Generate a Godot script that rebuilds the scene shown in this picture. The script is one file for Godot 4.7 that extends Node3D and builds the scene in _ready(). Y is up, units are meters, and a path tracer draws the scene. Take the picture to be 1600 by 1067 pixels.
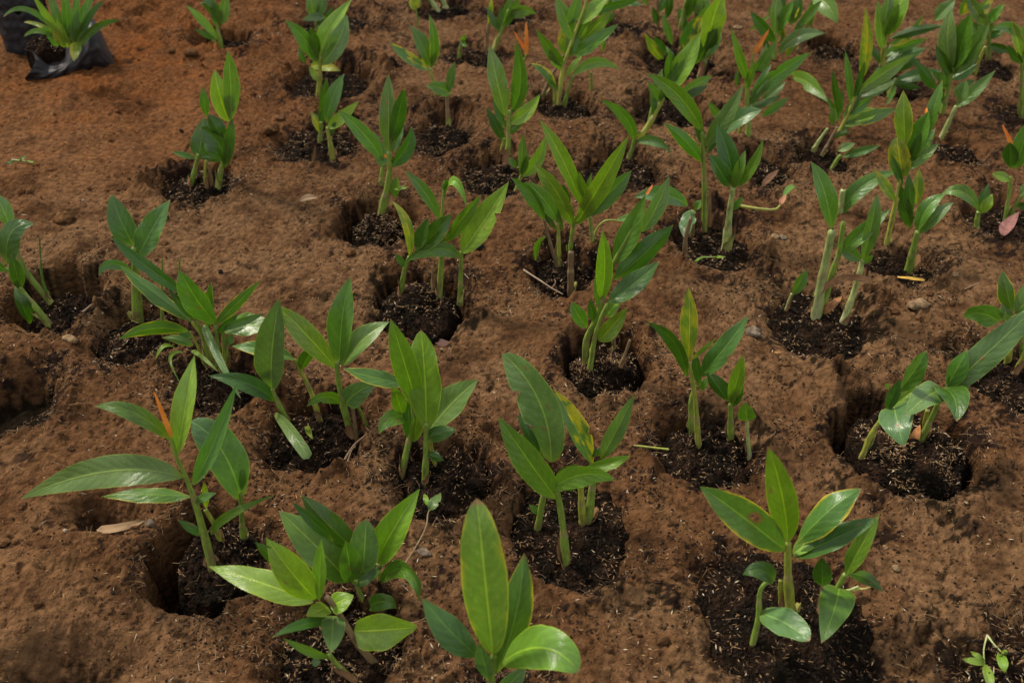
extends Node3D
# A nursery bed: young leafy plants with black root balls set into holes dug in brown soil.
# Metres. The tables hold surveyed positions: millimetres, lengths of radii in tenths of a millimetre.

const HOLES = [
	[-1.306,-2.331,0.131,0.159,0.16,3],
	[-1.017,-2.17,0.132,0.137,0.13,1],
	[-0.756,-1.955,0.122,0.124,0.13,1],
	[-0.475,-1.769,0.137,0.128,0.17,1],
	[-0.158,-1.619,0.123,0.148,0.16,1],
	[0.13,-1.476,0.15,0.18,0.14,1],
	[-0.636,-1.371,0.116,0.14,0.18,3],
	[-0.331,-1.157,0.137,0.126,0.16,1],
	[-0.034,-0.984,0.091,0.109,0.15,1],
	[0.543,-1.21,0.18,0.205,0.09,1],
	[0.93,-1.721,0.162,0.195,0.18,3],
	[0.456,-1.707,0.125,0.135,0.1,1],
	[0.238,-2.024,0.116,0.125,0.13,3],
	[-0.253,-2.298,0.137,0.165,0.14,3],
	[-0.439,-2.747,0.125,0.152,0.16,3],
	[0.155,-2.46,0.106,0.128,0.13,1],
	[0.62,-2.636,0.148,0.173,0.1,1],
	[0.85,-2.225,0.155,0.187,0.09,1],
	[1.174,-2.51,0.105,0.127,0.12,1],
	[1.578,-2.753,0.135,0.162,0.09,1],
	[1.326,-1.969,0.149,0.138,0.14,1],
	[-1.077,-3.021,0.137,0.145,0.12,1],
	[-0.702,-3.309,0.161,0.181,0.14,1],
	[-0.73,-3.885,0.191,0.197,0.14,1],
	[-0.81,-4.551,0.189,0.218,0.12,1],
	[-0.259,-3.392,0.136,0.167,0.1,1],
	[-0.165,-4.134,0.143,0.123,0.07,1],
	[-0.319,-4.719,0.143,0.142,0.1,1],
	[-0.055,-3.071,0.125,0.153,0.1,1],
	[0.216,-3.632,0.127,0.153,0.14,1],
	[0.61,-3.634,0.147,0.178,0.14,3],
	[0.378,-3.097,0.149,0.179,0.1,1],
	[0.725,-4.119,0.178,0.216,0.1,1],
	[0.869,-3.126,0.12,0.146,0.11,1],
	[1.4,-4.228,0.121,0.147,0.12,3],
	[1.105,-3.214,0.109,0.134,0.11,1],
	[1.557,-3.865,0.137,0.165,0.1,1],
	[1.583,-3.248,0.121,0.149,0.11,1],
	[1.995,-4.04,0.135,0.163,0.09,1],
	[2.014,-3.543,0.159,0.157,0.09,1],
	[0.495,-4.459,0.116,0.141,0.09,1],
	[-1.269,-4.26,0.14,0.121,0.09,1],
	[-0.003,-4.618,0.117,0.141,0.09,1],
	[0.984,-1.102,0.165,0.134,0.08,1],
	[-1.245,-1.865,0.122,0.147,0.1,1],
	[-0.879,-1.484,0.109,0.069,0.08,0],
	[-0.849,-1.092,0.152,0.099,0.11,0],
	[1.177,-2.082,0.041,0.049,0.04,2],
	[-0.668,-4.436,0.071,0.087,0.09,1],
]
const STONES = [
	[0.654,-2.147,0.0225,0.0164,"n","grey rounded stone right of the yellowing plant"],
	[1.125,-2.247,0.0303,0.0178,"t","flat tan stone among straw in front of the right hole"],
	[1.285,-2.403,0.0121,0.0074,"t","small oval tan pebble near the right side"],
	[-1.187,-2.124,0.0258,0.0112,"t","smooth half-buried stone below the left root"],
	[-0.183,-1.375,0.0147,0.0087,"n","grey pebble between bright clump and front blade"],
	[-0.885,-3.512,0.023,0.0158,"r","brown stone beside the pebbly hole"],
	[-0.886,-3.375,0.0306,0.0224,"k","dark brown clod at the rim of the pebbly hole"],
	[-0.597,-3.191,0.0215,0.0158,"r","reddish clod in the pebbly hole's near edge"],
	[0.793,-1.41,0.0068,0.0061,"t","round tan pebble above the black blot"],
	[0.796,-1.35,0.0093,0.0073,"t","pale flat pebble right of the spreading plant"],
	[-1.968,-3.97,0.0186,0.0213,"t","tan stone in front of the black bags"],
	[0.845,-2.655,0.0119,0.0089,"n","little grey pebble left of the curled brown leaves"],
	[-0.19,-1.558,0.0107,0.0086,"c","bluish charcoal lump on brown soil"],
	[0.819,-2.655,0.0139,0.0099,"t","sandy pebble beside the little grey one"],
	[-1.349,-4.046,0.0297,0.0243,"k","rounded clod below the upper left plant"],
	[-0.775,-1.451,0.0096,0.0082,"n","whitish stone by the tan leaf strip"],
	[-0.485,-2.527,0.0154,0.0125,"k","low brown stone below the round hole"],
	[-1.421,-2.737,0.0345,0.0223,"k","large crumbly clod on the left soil"],
	[1.107,-2.552,0.0116,0.0087,"c","dark charcoal bit near the thick-stemmed plant"],
	[-0.103,-2.57,0.0195,0.0136,"c","black charcoal lump right of the three-stemmed plant"],
	[0.655,-4.815,0.0185,0.0139,"t","pale pebble at the top edge"],
	[1.027,-4.461,0.0204,0.0131,"t","tan pebble on bare soil near the top"],
	[-1.444,-4.096,0.0204,0.0136,"k","small clod left of the rounded one"],
]
const PLANTS = [
	["young_plant","stocky plant with leaning bare stems beside the left edge, in a deep dark hole","plant","young plants set out in dug holes",[-1306,0,-2331],[100,121,-63,-160], [
		[109,70,"g",-15,-63,52,-64,66,49,-77,124,47],
		[94,62,"g",-49,-63,-52,-85,28,-57,-98,97,-61,-95,186,-67],
		[56,18,"d",-49,-63,-52,-48,27,-58,-22,156,-68],
	], [
		["b",-95,186,-67,-102,237,-74,-119,279,-96,54,-12,-83,253,15,0,11,0],
		["d",-75,131,47,-37,227,37,22,241,15,73,-52,44,359,-10,1,-3,0],
		["g",-85,110,47,-100,131,49,-117,150,48,70,57,-43,154,33,0,8,0],
		["d",-60,52,49,-47,118,63,-47,170,57,70,-3,-72,201,18,0,-10,0],
		["d",-67,-68,52,-58,13,72,-81,55,38,98,9,-15,239,-39,0,-5,0],
	]],
	["young_plant","two-leaf seedling with one thick pale green stem and slim side shoots","plant","young plants set out in dug holes",[-1017,0,-2170],[123,127,-35,-130], [
		[162,93,"g",-35,-35,-86,-6,103,-75,21,221,-65],
		[63,25,"g",40,-35,-62,62,69,-61,88,187,-61],
		[63,26,"g",79,-35,-110,94,57,-110,114,156,-111],
	], [
		["d",20,223,-65,-2,299,-75,-21,353,-109,71,-2,-71,358,-18,1,-16,0],
		["b",23,189,-68,81,276,-56,143,359,-69,73,-52,44,359,22,0,-10,0],
		["b",-5,138,-72,-47,178,-44,-75,157,-21,-1,93,-36,143,23,0,13,0],
	]],
	["young_plant","bushy many-stemmed plant with yellow-edged leaves and grassy blades at its foot","plant","young plants set out in dug holes",[-756,0,-1955],[116,117,-35,-130], [
		[68,49,"y",-33,-35,-103,-46,50,-101,-65,109,-99],
		[76,49,"g",-42,-35,-97,-50,80,-102,-58,174,-106],
		[68,49,"g",-13,-35,-87,-6,43,-82,2,112,-78],
		[68,50,"y",-2,-35,-92,3,21,-97,10,84,-102],
		[51,33,"y",-58,-35,-97,-66,30,-99,-77,77,-101],
		[51,33,"g",6,-35,-100,10,35,-93,10,92,-87],
	], [
		["e",-65,109,-99,-148,198,-106,-224,258,-133,36,17,-92,238,-31,0,8,0],
		["d",-65,185,-107,-149,270,-110,-227,341,-133,67,64,-37,183,20,0,-5,0],
		["g",3,114,-78,-31,211,-68,-54,281,-76,95,32,-5,381,34,0,-7,0],
		["e",-1,110,-78,69,187,-63,142,257,-70,72,-70,-1,150,-19,0,16,0],
		["g",8,82,-102,83,107,-85,156,104,-78,-9,-40,91,339,16,0,9,0],
		["e",-81,75,-101,-140,135,-32,-210,137,14,23,94,-26,204,-23,0,-6,0],
		["e",-78,30,-100,-107,51,-96,-157,50,-107,25,86,-45,144,-26,0,-12,0],
		["b",10,92,-87,77,134,-64,136,162,-59,41,-85,33,122,27,0,7,0],
		["l",-124,19,-100,-141,50,-71,-162,23,-49,-72,41,-57,66,20,2,-2,0],
		["l",-109,9,-99,-115,44,-28,-77,18,37,-72,68,12,55,19,2,5,0],
		["l",-83,13,-99,-37,29,-47,8,19,-5,-72,-7,69,63,17,2,-13,0],
		["b",-38,94,-103,32,75,23,93,31,111,-74,-61,28,116,18,2,18,0],
		["b",15,35,-93,23,53,-96,30,68,-105,88,-45,-17,102,19,0,-8,0],
		["d",-57,110,-104,-77,167,-91,-102,214,-91,78,40,-49,127,32,0,18,0],
		["g",-29,80,-102,-7,163,-92,5,227,-106,92,-21,32,180,38,0,2,0],
		["d",2,87,-80,33,116,-81,59,134,-98,58,-78,-24,130,15,0,4,0],
		["d",-75,55,-100,-105,76,-104,-139,89,-118,51,82,-26,131,-21,0,-10,0],
	]],
	["young_plant","wide three-stemmed plant with upright pale-veined blades and a wilted sheath hanging left","plant","young plants set out in dug holes",[-485,0,-1779],[121,113,-42,-170], [
		[102,59,"g",92,-42,-13,80,58,-17,77,153,-21,85,184,-23],
		[72,54,"y",0,-42,-83,-9,38,-83,-25,99,-83,-37,140,-83],
		[72,55,"g",-78,-42,-74,-97,22,-77,-101,51,-79],
		[55,38,"g",131,-42,-31,122,6,-27,112,49,-23],
		[63,46,"r",104,-42,-8,104,10,-11,103,55,-13],
	], [
		["g",85,170,-22,101,290,-33,126,387,-65,94,-12,31,341,32,0,5,0],
		["l",75,159,-22,12,265,-23,-50,315,-56,76,52,-38,278,17,0,-5,0],
		["b",91,168,-22,142,233,-32,203,265,-61,58,-38,72,327,39,0,-15,0],
		["b",-101,51,-79,-69,207,-34,-30,356,-32,91,-26,32,437,32,0,8,0],
		["e",-37,138,-83,-105,164,-85,-184,165,-99,17,40,-90,221,26,0,-18,0],
		["d",-25,103,-83,-1,151,-70,31,199,-70,84,-44,-32,200,-38,0,12,0],
		["d",-100,10,-77,-153,73,-68,-248,94,-74,35,64,-68,242,32,0,-11,0],
		["b",87,54,-17,125,106,-1,171,134,3,62,-72,31,282,18,1,-2,0],
		["g",78,56,-17,48,101,12,6,87,30,22,93,-28,162,18,0,13,0],
		["b",-105,-28,-75,-32,33,60,19,16,130,-52,-71,47,163,13,3,1,0],
		["y",-35,-74,-83,-2,-5,17,18,22,71,-84,-29,46,81,36,0,16,0],
	]],
	["young_plant","sturdy plant with one broad bright upright leaf in front, in a wide crumbly hole","plant","young plants set out in dug holes",[-158,0,-1629],[114,138,-35,-160], [
		[81,64,"g",-43,-35,-2,-38,36,-3,-34,96,-4,-31,142,-4],
		[82,57,"g",-99,-35,-26,-80,45,-37,-64,121,-46,-68,205,-56],
		[60,51,"y",-23,-35,-50,-28,11,-49,-32,75,-48],
	], [
		["l",-32,127,-4,-30,251,-27,-36,349,-67,96,9,28,395,13,4,-17,0],
		["g",-50,132,-47,-69,313,-4,-90,422,-9,96,16,-23,281,24,0,-10,0],
		["b",-32,75,-48,23,164,-39,84,235,-40,43,-35,83,410,27,0,15,0],
		["e",-74,208,-57,-141,239,-41,-208,262,-46,13,49,-87,197,15,0,6,0],
		["l",-88,130,-47,-94,180,-36,-100,225,-30,95,17,-28,171,20,0,14,0],
		["g",-84,118,-45,-114,144,-12,-135,125,15,-50,70,-50,197,17,1,5,0],
		["d",-76,60,-38,-75,112,-46,-76,158,-59,91,-9,-41,172,15,0,-8,0],
		["l",-66,52,-38,-60,95,-39,-55,134,-45,91,-16,-37,166,27,0,-9,0],
		["d",-34,96,-4,3,123,9,37,137,14,25,-71,66,181,-15,1,-17,0],
		["d",-36,47,-3,-15,53,13,6,54,25,-14,-89,43,132,-33,0,17,0],
	]],
	["young_plant","tall plant with a huge broad blade, a yellow-striped leaf and a forward-folded leaf","plant","young plants set out in dug holes",[130,0,-1476],[143,173,-28,-140], [
		[101,63,"g",-15,-28,100,-29,111,97,-42,198,96],
		[77,59,"g",-73,-28,-4,-64,72,5,-54,164,14],
		[92,67,"y",26,-28,-20,17,84,-21,20,139,-21],
		[106,68,"g",39,-28,-20,43,71,-33,46,133,-41],
	], [
		["b",-50,190,16,-76,331,-8,-149,407,-65,84,48,26,458,19,4,-1,0],
		["g",-41,166,96,-98,276,101,-157,365,71,87,49,-9,305,15,0,-13,0],
		["h",40,129,-41,0,227,-53,-44,306,-76,77,24,-60,265,37,0,-6,0],
		["b",59,143,-43,83,239,-26,112,342,-19,93,-28,22,195,25,0,-6,0],
		["l",-52,193,96,5,254,116,69,248,126,34,-89,30,245,19,0,15,0],
		["l",27,139,-21,72,158,-12,116,184,-11,31,-74,60,152,37,0,1,0],
		["g",-37,146,12,-16,173,23,5,192,23,63,-68,37,118,20,0,8,0],
		["d",-35,193,96,-15,207,104,5,213,104,32,-82,48,79,-19,0,-16,0],
		["d",-72,202,16,-96,261,13,-120,298,-13,90,38,-22,114,-36,0,7,0],
		["g",-72,19,0,-83,32,-2,-93,42,-6,69,47,-56,76,18,0,-11,0],
		["d",39,145,-43,47,158,-44,56,167,-49,80,-60,4,95,-23,0,-7,0],
	]],
	["young_plant","big-leaved plant with one long orange bract and a wide leaf reaching far left","plant","young plants set out in dug holes",[-616,0,-1391],[93,112,-21,-180], [
		[100,35,"g",-11,-21,26,-8,60,30,-5,174,36,-7,257,41,-13,314,44,-12,366,47],
		[62,53,"y",-9,-21,-41,-12,35,-39,-22,85,-38],
		[69,52,"g",37,-21,-50,51,73,-40,62,137,-33],
	], [
		["b",-12,257,41,-150,283,52,-367,162,8,-12,70,-70,322,22,0,-2,0],
		["e",-11,201,38,-87,219,50,-175,216,52,-5,32,-94,168,-17,0,-4,0],
		["g",-14,362,47,-63,433,54,-133,443,48,41,62,-66,159,15,0,5,0],
		["l",-10,319,45,20,420,22,38,498,-29,93,-10,35,264,38,0,9,0],
		["g",2,236,40,49,316,14,99,421,-42,90,-37,24,187,35,0,16,0],
		["b",58,116,-36,44,253,-35,-10,319,-50,74,20,-64,394,18,4,-8,0],
		["y",-19,89,-38,-10,138,-28,-7,173,-31,77,-6,-64,81,25,0,1,0],
		["g",-24,4,-40,31,86,-18,133,136,-29,55,-69,46,99,18,0,-8,0],
		["d",-5,79,31,-28,106,34,-51,130,33,51,48,-72,98,-21,0,5,0],
		["g",66,148,-32,71,179,-35,72,201,-47,77,-24,-59,92,28,0,-13,0],
		["o",-10,366,47,-10,431,56,-16,483,53,64,7,-76,48,10,2,5,0],
		["d",-8,186,37,20,205,44,46,221,47,12,-44,89,96,15,0,1,0],
	]],
	["young_plant","dense bright green clump of many overlapping leaves over straw-covered root soil","plant","young plants set out in dug holes",[-331,0,-1157],[130,119,-21,-160], [
		[79,58,"r",65,-21,22,35,52,19,8,139,16,-5,168,15],
		[66,52,"g",33,-21,61,12,23,64,-4,69,66],
		[58,50,"g",38,-21,-112,28,19,-110,25,61,-108],
		[65,51,"y",60,-21,-134,66,28,-135,66,76,-136],
	], [
		["l",-30,148,14,-116,183,1,-226,182,-40,30,25,-92,274,15,0,7,0],
		["l",-24,157,14,-52,253,31,-88,325,17,80,31,-51,294,20,0,16,0],
		["d",-63,235,14,-80,291,29,-103,328,30,82,41,-39,131,-22,0,6,0],
		["l",-18,155,15,-5,245,20,3,310,7,93,-11,34,137,17,0,4,0],
		["g",10,55,-108,-44,143,-119,-119,195,-166,63,29,-72,399,31,0,3,0],
		["d",40,99,-136,-15,192,-128,-66,254,-152,76,47,-45,274,-39,0,-4,0],
		["d",-8,174,-108,-39,234,-103,-73,276,-113,73,44,-52,117,39,0,-14,0],
		["g",16,55,-108,20,135,-91,20,194,-90,87,4,-49,256,37,0,4,0],
		["b",40,83,-108,50,154,-109,56,216,-126,99,-11,8,291,19,4,-1,0],
		["l",65,80,-136,102,180,-123,159,273,-148,82,-37,43,345,39,0,9,0],
		["d",17,47,-109,43,69,-114,67,82,-127,62,-61,50,209,37,0,-4,0],
		["g",61,9,-135,129,126,-81,156,75,-36,4,-85,53,195,33,0,-9,0],
		["l",38,69,19,93,66,14,155,49,-6,-7,-91,41,407,22,1,0,0],
		["g",36,-35,-112,80,43,-69,106,23,-68,15,-70,70,175,22,0,-12,0],
		["l",1,137,16,24,153,15,44,157,6,38,-43,82,195,10,1,-3,0],
		["l",-3,136,16,-17,156,40,-33,165,57,-71,21,-67,167,9,1,1,0],
		["d",7,94,17,-32,157,68,-82,177,111,-53,31,-79,114,20,0,18,0],
		["b",4,112,17,13,138,76,21,159,129,-96,27,3,224,19,1,-16,0],
		["l",0,52,65,-36,97,80,-74,133,80,54,61,-58,89,27,0,15,0],
		["b",-21,41,66,-30,39,64,-40,34,61,1,56,-83,85,24,0,3,0],
		["d",45,28,-135,61,58,-137,74,73,-151,67,-16,72,179,39,0,0,0],
	]],
	["young_plant","yellow-edged upright blade nearest the camera, its base cut by the frame","plant","young plants set out in dug holes",[-34,0,-984],[84,101,-21,-150], [
		[81,59,"g",-7,-21,-28,-2,96,-24,4,190,-20],
	], [
		["f",2,190,-20,-8,397,-15,-19,525,-57,100,7,5,370,20,4,7,0],
		["e",7,132,-22,39,261,-40,54,360,-93,98,-21,-2,330,-33,0,-7,0],
		["l",18,165,-21,82,280,32,139,273,71,-23,-47,85,351,14,4,-18,0],
		["d",-21,182,-20,-69,238,-32,-115,275,-68,58,18,-80,280,-27,0,15,0],
		["b",-7,112,-23,-13,187,-9,-20,248,-2,99,7,15,153,21,0,7,0],
		["b",6,50,-26,32,91,-31,59,115,-46,79,-59,15,201,17,0,6,0],
	]],
	["young_plant","spreading plant on a flush black soil disc, with a hole bitten in one leaf","plant","young plants set out in dug holes",[543,0,-1210],[178,202,-10,-90], [
		[120,72,"y",10,-10,-23,-12,98,-33,-25,187,-42],
		[70,50,"y",-5,-10,-37,-13,29,-42,-19,71,-47],
		[68,47,"g",-79,-10,43,-76,58,33,-81,127,24,-64,156,20],
		[44,37,"r",65,-10,-20,62,31,-25,57,75,-30],
		[71,62,"g",90,-10,-57,101,34,-56,109,78,-56],
		[45,39,"p",131,-10,-81,143,-3,-81,157,7,-81],
	], [
		["e",-27,164,-40,-129,283,-16,-214,357,-19,59,62,-52,366,33,0,-4,1],
		["l",-25,187,-42,-68,341,-16,-110,454,-19,93,28,23,277,23,0,17,0],
		["e",-8,180,-41,36,268,-44,97,299,-70,45,-19,87,311,-30,0,15,0],
		["d",-8,148,-38,56,207,-31,127,261,-34,9,-14,99,274,25,0,0,0],
		["l",-11,154,-39,15,177,-47,44,193,-62,50,-22,84,177,37,0,11,0],
		["g",110,76,-56,121,150,-55,149,228,-78,63,-5,78,190,27,0,40,0],
		["d",109,78,-56,122,128,-5,144,131,31,-46,-67,59,132,-34,0,-9,0],
		["g",105,36,-56,64,80,31,25,69,98,-89,-10,-44,323,12,1,3,0],
		["d",58,72,-29,46,123,-22,37,168,-20,95,18,26,192,-21,1,5,0],
		["b",-74,69,32,-44,110,85,-14,123,132,-72,-33,61,282,13,4,-15,0],
		["d",-58,152,20,-93,190,29,-123,181,32,14,62,-77,189,21,1,14,0],
	]],
	["young_plant","low plant with drooping heart-shaped leaves on a tall straw-flecked root ball","plant","young plants set out in dug holes",[940,0,-1711],[123,149,3,-180], [
		[67,57,"y",-119,3,27,-114,58,27,-101,106,27,-84,146,28],
		[83,65,"g",29,3,-16,30,53,-11,32,106,-6,30,173,1],
		[69,60,"y",42,3,-39,33,50,-35,30,82,-33],
	], [
		["b",40,176,2,96,271,2,185,384,-24,72,-43,54,314,8,4,-10,0],
		["d",40,178,2,64,196,2,93,208,-6,50,-79,35,282,16,1,-12,0],
		["d",35,175,2,41,236,7,58,280,-7,49,-3,87,251,-27,0,-6,0],
		["b",32,171,1,-35,195,58,-91,184,106,-65,6,-76,340,19,1,0,0],
		["d",26,177,2,20,209,74,8,194,133,-99,-8,-13,352,20,1,2,0],
		["b",-83,146,28,-99,159,97,-94,131,146,-85,-51,-15,382,11,1,-12,0],
		["d",-83,188,28,-68,255,38,-51,309,32,39,-14,91,255,-33,0,17,0],
		["l",-84,146,28,-60,176,28,-32,199,21,50,-40,77,194,33,0,6,0],
		["d",-96,135,28,-95,188,36,-90,232,36,89,-9,45,154,38,0,-10,0],
		["y",-105,199,28,-112,207,30,-119,212,30,57,68,-46,66,20,0,-17,0],
		["r",11,-21,-16,6,25,-5,26,31,-37,90,-9,42,108,21,0,10,0],
	]],
	["young_plant","slim plant with a yellowing upright leaf beside two separate small shoots","plant","young plants set out in dug holes",[456,0,-1707],[120,129,-24,-100], [
		[84,51,"y",-10,-24,-32,-32,115,-44,-57,215,-52],
		[78,60,"g",-18,-24,-84,-29,60,-87,-23,116,-88],
		[85,67,"g",71,-24,-53,64,28,-52,56,89,-51],
		[53,37,"p",106,-24,0,94,35,1,85,85,1],
	], [
		["y",-57,218,-52,-70,341,-36,-80,420,-46,90,9,42,207,21,0,15,0],
		["d",-16,139,-89,28,228,-80,77,304,-106,61,-27,75,268,26,0,-5,0],
		["d",-57,173,-48,-104,297,-18,-168,347,-21,84,50,21,171,23,0,9,0],
		["d",-13,112,-88,-28,171,-80,-38,215,-89,89,21,-40,128,-23,0,4,0],
		["y",-51,218,-52,-27,254,-46,-3,285,-46,75,-58,32,61,21,0,4,0],
		["d",51,93,-51,20,137,-53,-6,166,-72,73,64,25,246,-35,0,-4,0],
		["l",56,89,-51,54,182,-28,59,251,-30,95,-6,31,182,30,0,-17,0],
		["d",62,83,-51,65,131,-40,72,166,-43,77,-15,62,166,34,0,2,0],
		["g",86,81,1,76,118,10,68,148,13,96,22,16,207,14,1,5,0],
		["g",-8,97,-88,-4,116,-89,1,130,-96,90,-17,39,90,18,0,-4,0],
	]],
	["young_plant","tall stacked fan of narrow dark leaves above a straw-strewn root ball","plant","young plants set out in dug holes",[248,0,-2034],[91,99,-10,-130], [
		[92,59,"g",-54,-10,7,-57,76,13,-32,157,18,-9,301,29,53,467,40],
		[75,55,"g",-46,-10,33,-37,128,46,-14,221,55],
		[51,42,"r",24,-10,-48,22,20,-50,24,44,-52],
		[58,41,"r",29,-10,33,44,46,27,53,84,23],
	], [
		["l",-27,202,21,-28,326,53,-40,427,59,99,3,15,234,39,0,4,0],
		["g",-4,317,30,29,412,40,55,511,42,74,-27,61,282,21,0,-5,0],
		["b",55,410,37,86,473,27,111,538,4,91,-41,-5,216,19,0,-9,0],
		["d",-1,267,26,70,342,22,132,411,7,74,-67,5,334,-33,0,-4,0],
		["d",-14,221,55,48,273,50,104,330,37,54,-47,70,290,28,0,-9,0],
		["l",-30,96,43,-1,141,50,36,200,45,78,-50,38,258,37,0,9,0],
		["g",-59,115,15,-85,162,20,-99,194,12,79,38,-48,208,30,0,-17,0],
		["d",-42,134,17,-50,178,29,-56,213,29,96,20,-19,127,25,0,-10,0],
		["l",-16,177,52,1,207,54,19,234,53,48,-32,82,195,30,0,-7,0],
		["g",-33,178,20,-39,233,19,-43,275,3,99,11,2,87,18,0,1,0],
		["o",56,512,43,63,523,41,70,532,35,83,-41,38,35,12,2,12,0],
	]],
	["young_plant","three-stemmed plant with a broad right leaf and one horizontal torn leaf","plant","young plants set out in dug holes",[-263,0,-2298],[110,132,0,-140], [
		[100,33,"g",55,0,-30,66,109,-26,72,218,-22,86,373,-17],
		[82,61,"g",116,0,-11,121,84,-6,125,167,-1],
		[82,62,"g",-55,0,-37,-37,87,-27,-19,137,-22],
		[46,36,"r",38,0,-40,38,47,-45,40,87,-49],
	], [
		["l",125,160,-1,187,264,11,255,385,12,70,-44,56,393,27,0,1,0],
		["g",123,143,-2,55,175,2,-34,122,-12,-9,90,-43,223,15,0,-18,2],
		["b",69,253,-21,36,345,1,-14,407,-8,70,43,-58,189,34,0,-18,0],
		["g",79,181,-24,129,270,7,183,347,12,85,-48,-23,242,40,0,-13,0],
		["d",1,152,-20,22,216,-5,42,271,-1,72,-35,61,213,26,0,2,0],
		["d",12,157,-20,58,220,-11,102,272,-19,72,-57,39,297,31,0,11,0],
		["l",86,323,-19,116,388,15,147,324,44,-38,-84,39,130,25,0,-12,0],
		["y",-20,130,-22,-21,229,-31,-61,287,-61,95,19,-26,161,40,0,6,0],
		["d",-36,98,-26,-48,122,-22,-59,144,-21,47,34,-81,128,32,0,-18,0],
		["g",85,338,-18,89,360,-14,93,380,-11,97,-22,6,86,34,0,18,0],
	]],
	["young_plant","single-stemmed plant with blue-green blades in a deep round hole","plant","young plants set out in dug holes",[-429,0,-2747],[79,95,-21,-160], [
		[156,79,"g",6,-21,-78,31,79,-71,45,149,-67,46,209,-63],
		[97,74,"g",-15,-21,-218,-3,51,-218,6,87,-218],
	], [
		["b",45,195,-64,53,325,-79,58,441,-112,98,-1,22,299,26,0,1,0],
		["b",3,94,-218,-49,209,-188,-120,293,-177,78,54,-31,283,31,0,-13,0],
		["b",5,68,-218,-9,128,-232,-23,184,-253,86,6,-50,246,20,0,11,0],
		["d",53,227,-62,86,334,-42,113,433,-32,95,-29,8,253,-30,0,13,0],
		["d",43,152,-66,97,206,-85,117,269,-112,72,-59,-37,293,29,0,7,0],
		["b",61,204,-63,80,257,-61,96,300,-78,83,-22,52,146,15,0,6,0],
		["g",52,38,-74,58,76,-78,62,111,-87,91,-5,41,193,37,0,4,0],
		["l",53,69,-72,75,73,-73,97,74,-80,21,-61,76,75,32,0,15,0],
		["o",36,184,-64,34,191,-65,33,198,-66,97,19,-14,43,38,0,-17,0],
	]],
	["young_plant","splayed clump of rolled light green leaves above a brown sheathed stem","plant","young plants set out in dug holes",[155,0,-2460],[98,119,-24,-130], [
		[102,90,"r",16,-24,77,13,54,78,11,115,79],
		[88,57,"g",24,-24,-130,27,47,-126,34,109,-122],
		[58,47,"r",-20,-24,-66,-41,51,-64,-62,136,-62],
		[68,57,"y",-14,-24,-69,-15,44,-76,-19,112,-84],
		[68,57,"g",101,-24,-105,86,48,-106,77,118,-108],
		[49,39,"y",105,-24,-141,100,41,-146,126,76,-149,164,78,-149],
	], [
		["l",28,75,-124,-27,193,-127,-93,257,-171,76,58,29,321,20,0,-6,0],
		["l",51,145,-121,-12,312,-89,-79,435,-88,76,40,-50,259,27,0,-3,0],
		["l",37,79,-124,97,245,-69,167,402,-58,93,-37,-2,338,35,0,-12,0],
		["g",58,118,-108,129,193,-111,193,254,-137,71,-70,0,333,35,0,-11,0],
		["g",-62,134,-62,-100,214,-65,-159,259,-86,76,62,19,244,36,0,9,0],
		["g",-19,110,-83,-66,199,-70,-118,253,-70,69,53,-49,238,19,0,-6,0],
		["d",9,123,-121,1,172,-120,-5,216,-126,96,16,21,168,-35,0,-15,0],
		["l",65,173,-108,50,225,-98,37,274,-92,88,17,44,165,30,0,2,0],
		["g",-84,-10,-65,-79,57,-54,-53,77,-55,92,-29,-26,99,20,0,-7,0],
		["b",160,78,-149,209,114,-95,262,101,-54,-40,-69,60,153,32,0,0,0],
		["g",-3,85,-81,-26,147,-87,-47,199,-107,87,40,28,139,32,0,3,0],
		["g",46,93,-123,61,176,-120,77,248,-133,87,-15,46,135,14,0,-1,0],
		["d",-22,85,-81,-55,125,-88,-87,154,-113,66,72,21,117,-26,0,8,0],
	]],
	["young_plant","pair of stout white-footed stems with long crossing leaves in a wide black hole","plant","young plants set out in dug holes",[620,0,-2636],[142,165,-35,-100], [
		[159,85,"p",48,-35,0,42,43,6,39,101,11,36,188,18],
		[92,67,"g",-5,-35,-100,-25,131,-96,-45,251,-93,-55,315,-91],
		[72,40,"r",14,-35,-144,9,38,-139,0,105,-135],
		[79,67,"r",-89,-35,55,-94,37,59,-87,111,64],
		[71,50,"r",-47,-35,-77,-49,17,-77,-53,51,-77],
	], [
		["b",-59,56,-77,-75,37,-19,-89,13,28,-82,-41,-40,305,34,0,15,0],
		["b",-74,69,-77,-162,129,-43,-249,121,-37,14,86,-49,306,35,0,-1,0],
		["g",-55,313,-91,-136,431,-71,-237,500,-78,71,70,-7,277,29,0,7,0],
		["e",-42,210,-94,-101,289,-72,-174,349,-76,69,68,-24,246,-36,0,15,0],
		["b",-40,266,-93,3,364,-69,43,470,-71,74,-36,57,268,21,0,-14,0],
		["b",-7,298,-92,51,365,-72,108,392,-69,31,-56,76,299,34,0,2,0],
		["d",38,188,18,10,287,-2,-27,364,-43,93,37,7,327,35,0,3,0],
		["d",25,188,17,-15,250,30,-50,299,23,72,51,-48,272,36,0,3,0],
		["g",44,188,18,77,268,42,96,353,37,65,-29,71,173,21,0,16,0],
		["g",48,106,11,59,131,15,70,154,15,69,-36,63,121,32,0,9,0],
		["g",-49,56,-77,-41,73,-78,-32,88,-83,76,-28,59,148,38,0,-14,0],
		["d",-43,262,-93,-64,324,-94,-82,378,-110,93,28,-26,138,-15,0,-3,0],
		["d",-33,241,-93,-13,284,-92,8,321,-100,85,-40,35,129,-29,0,4,0],
		["g",36,179,17,44,247,23,58,302,7,92,-14,38,184,39,0,3,0],
	]],
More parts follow.
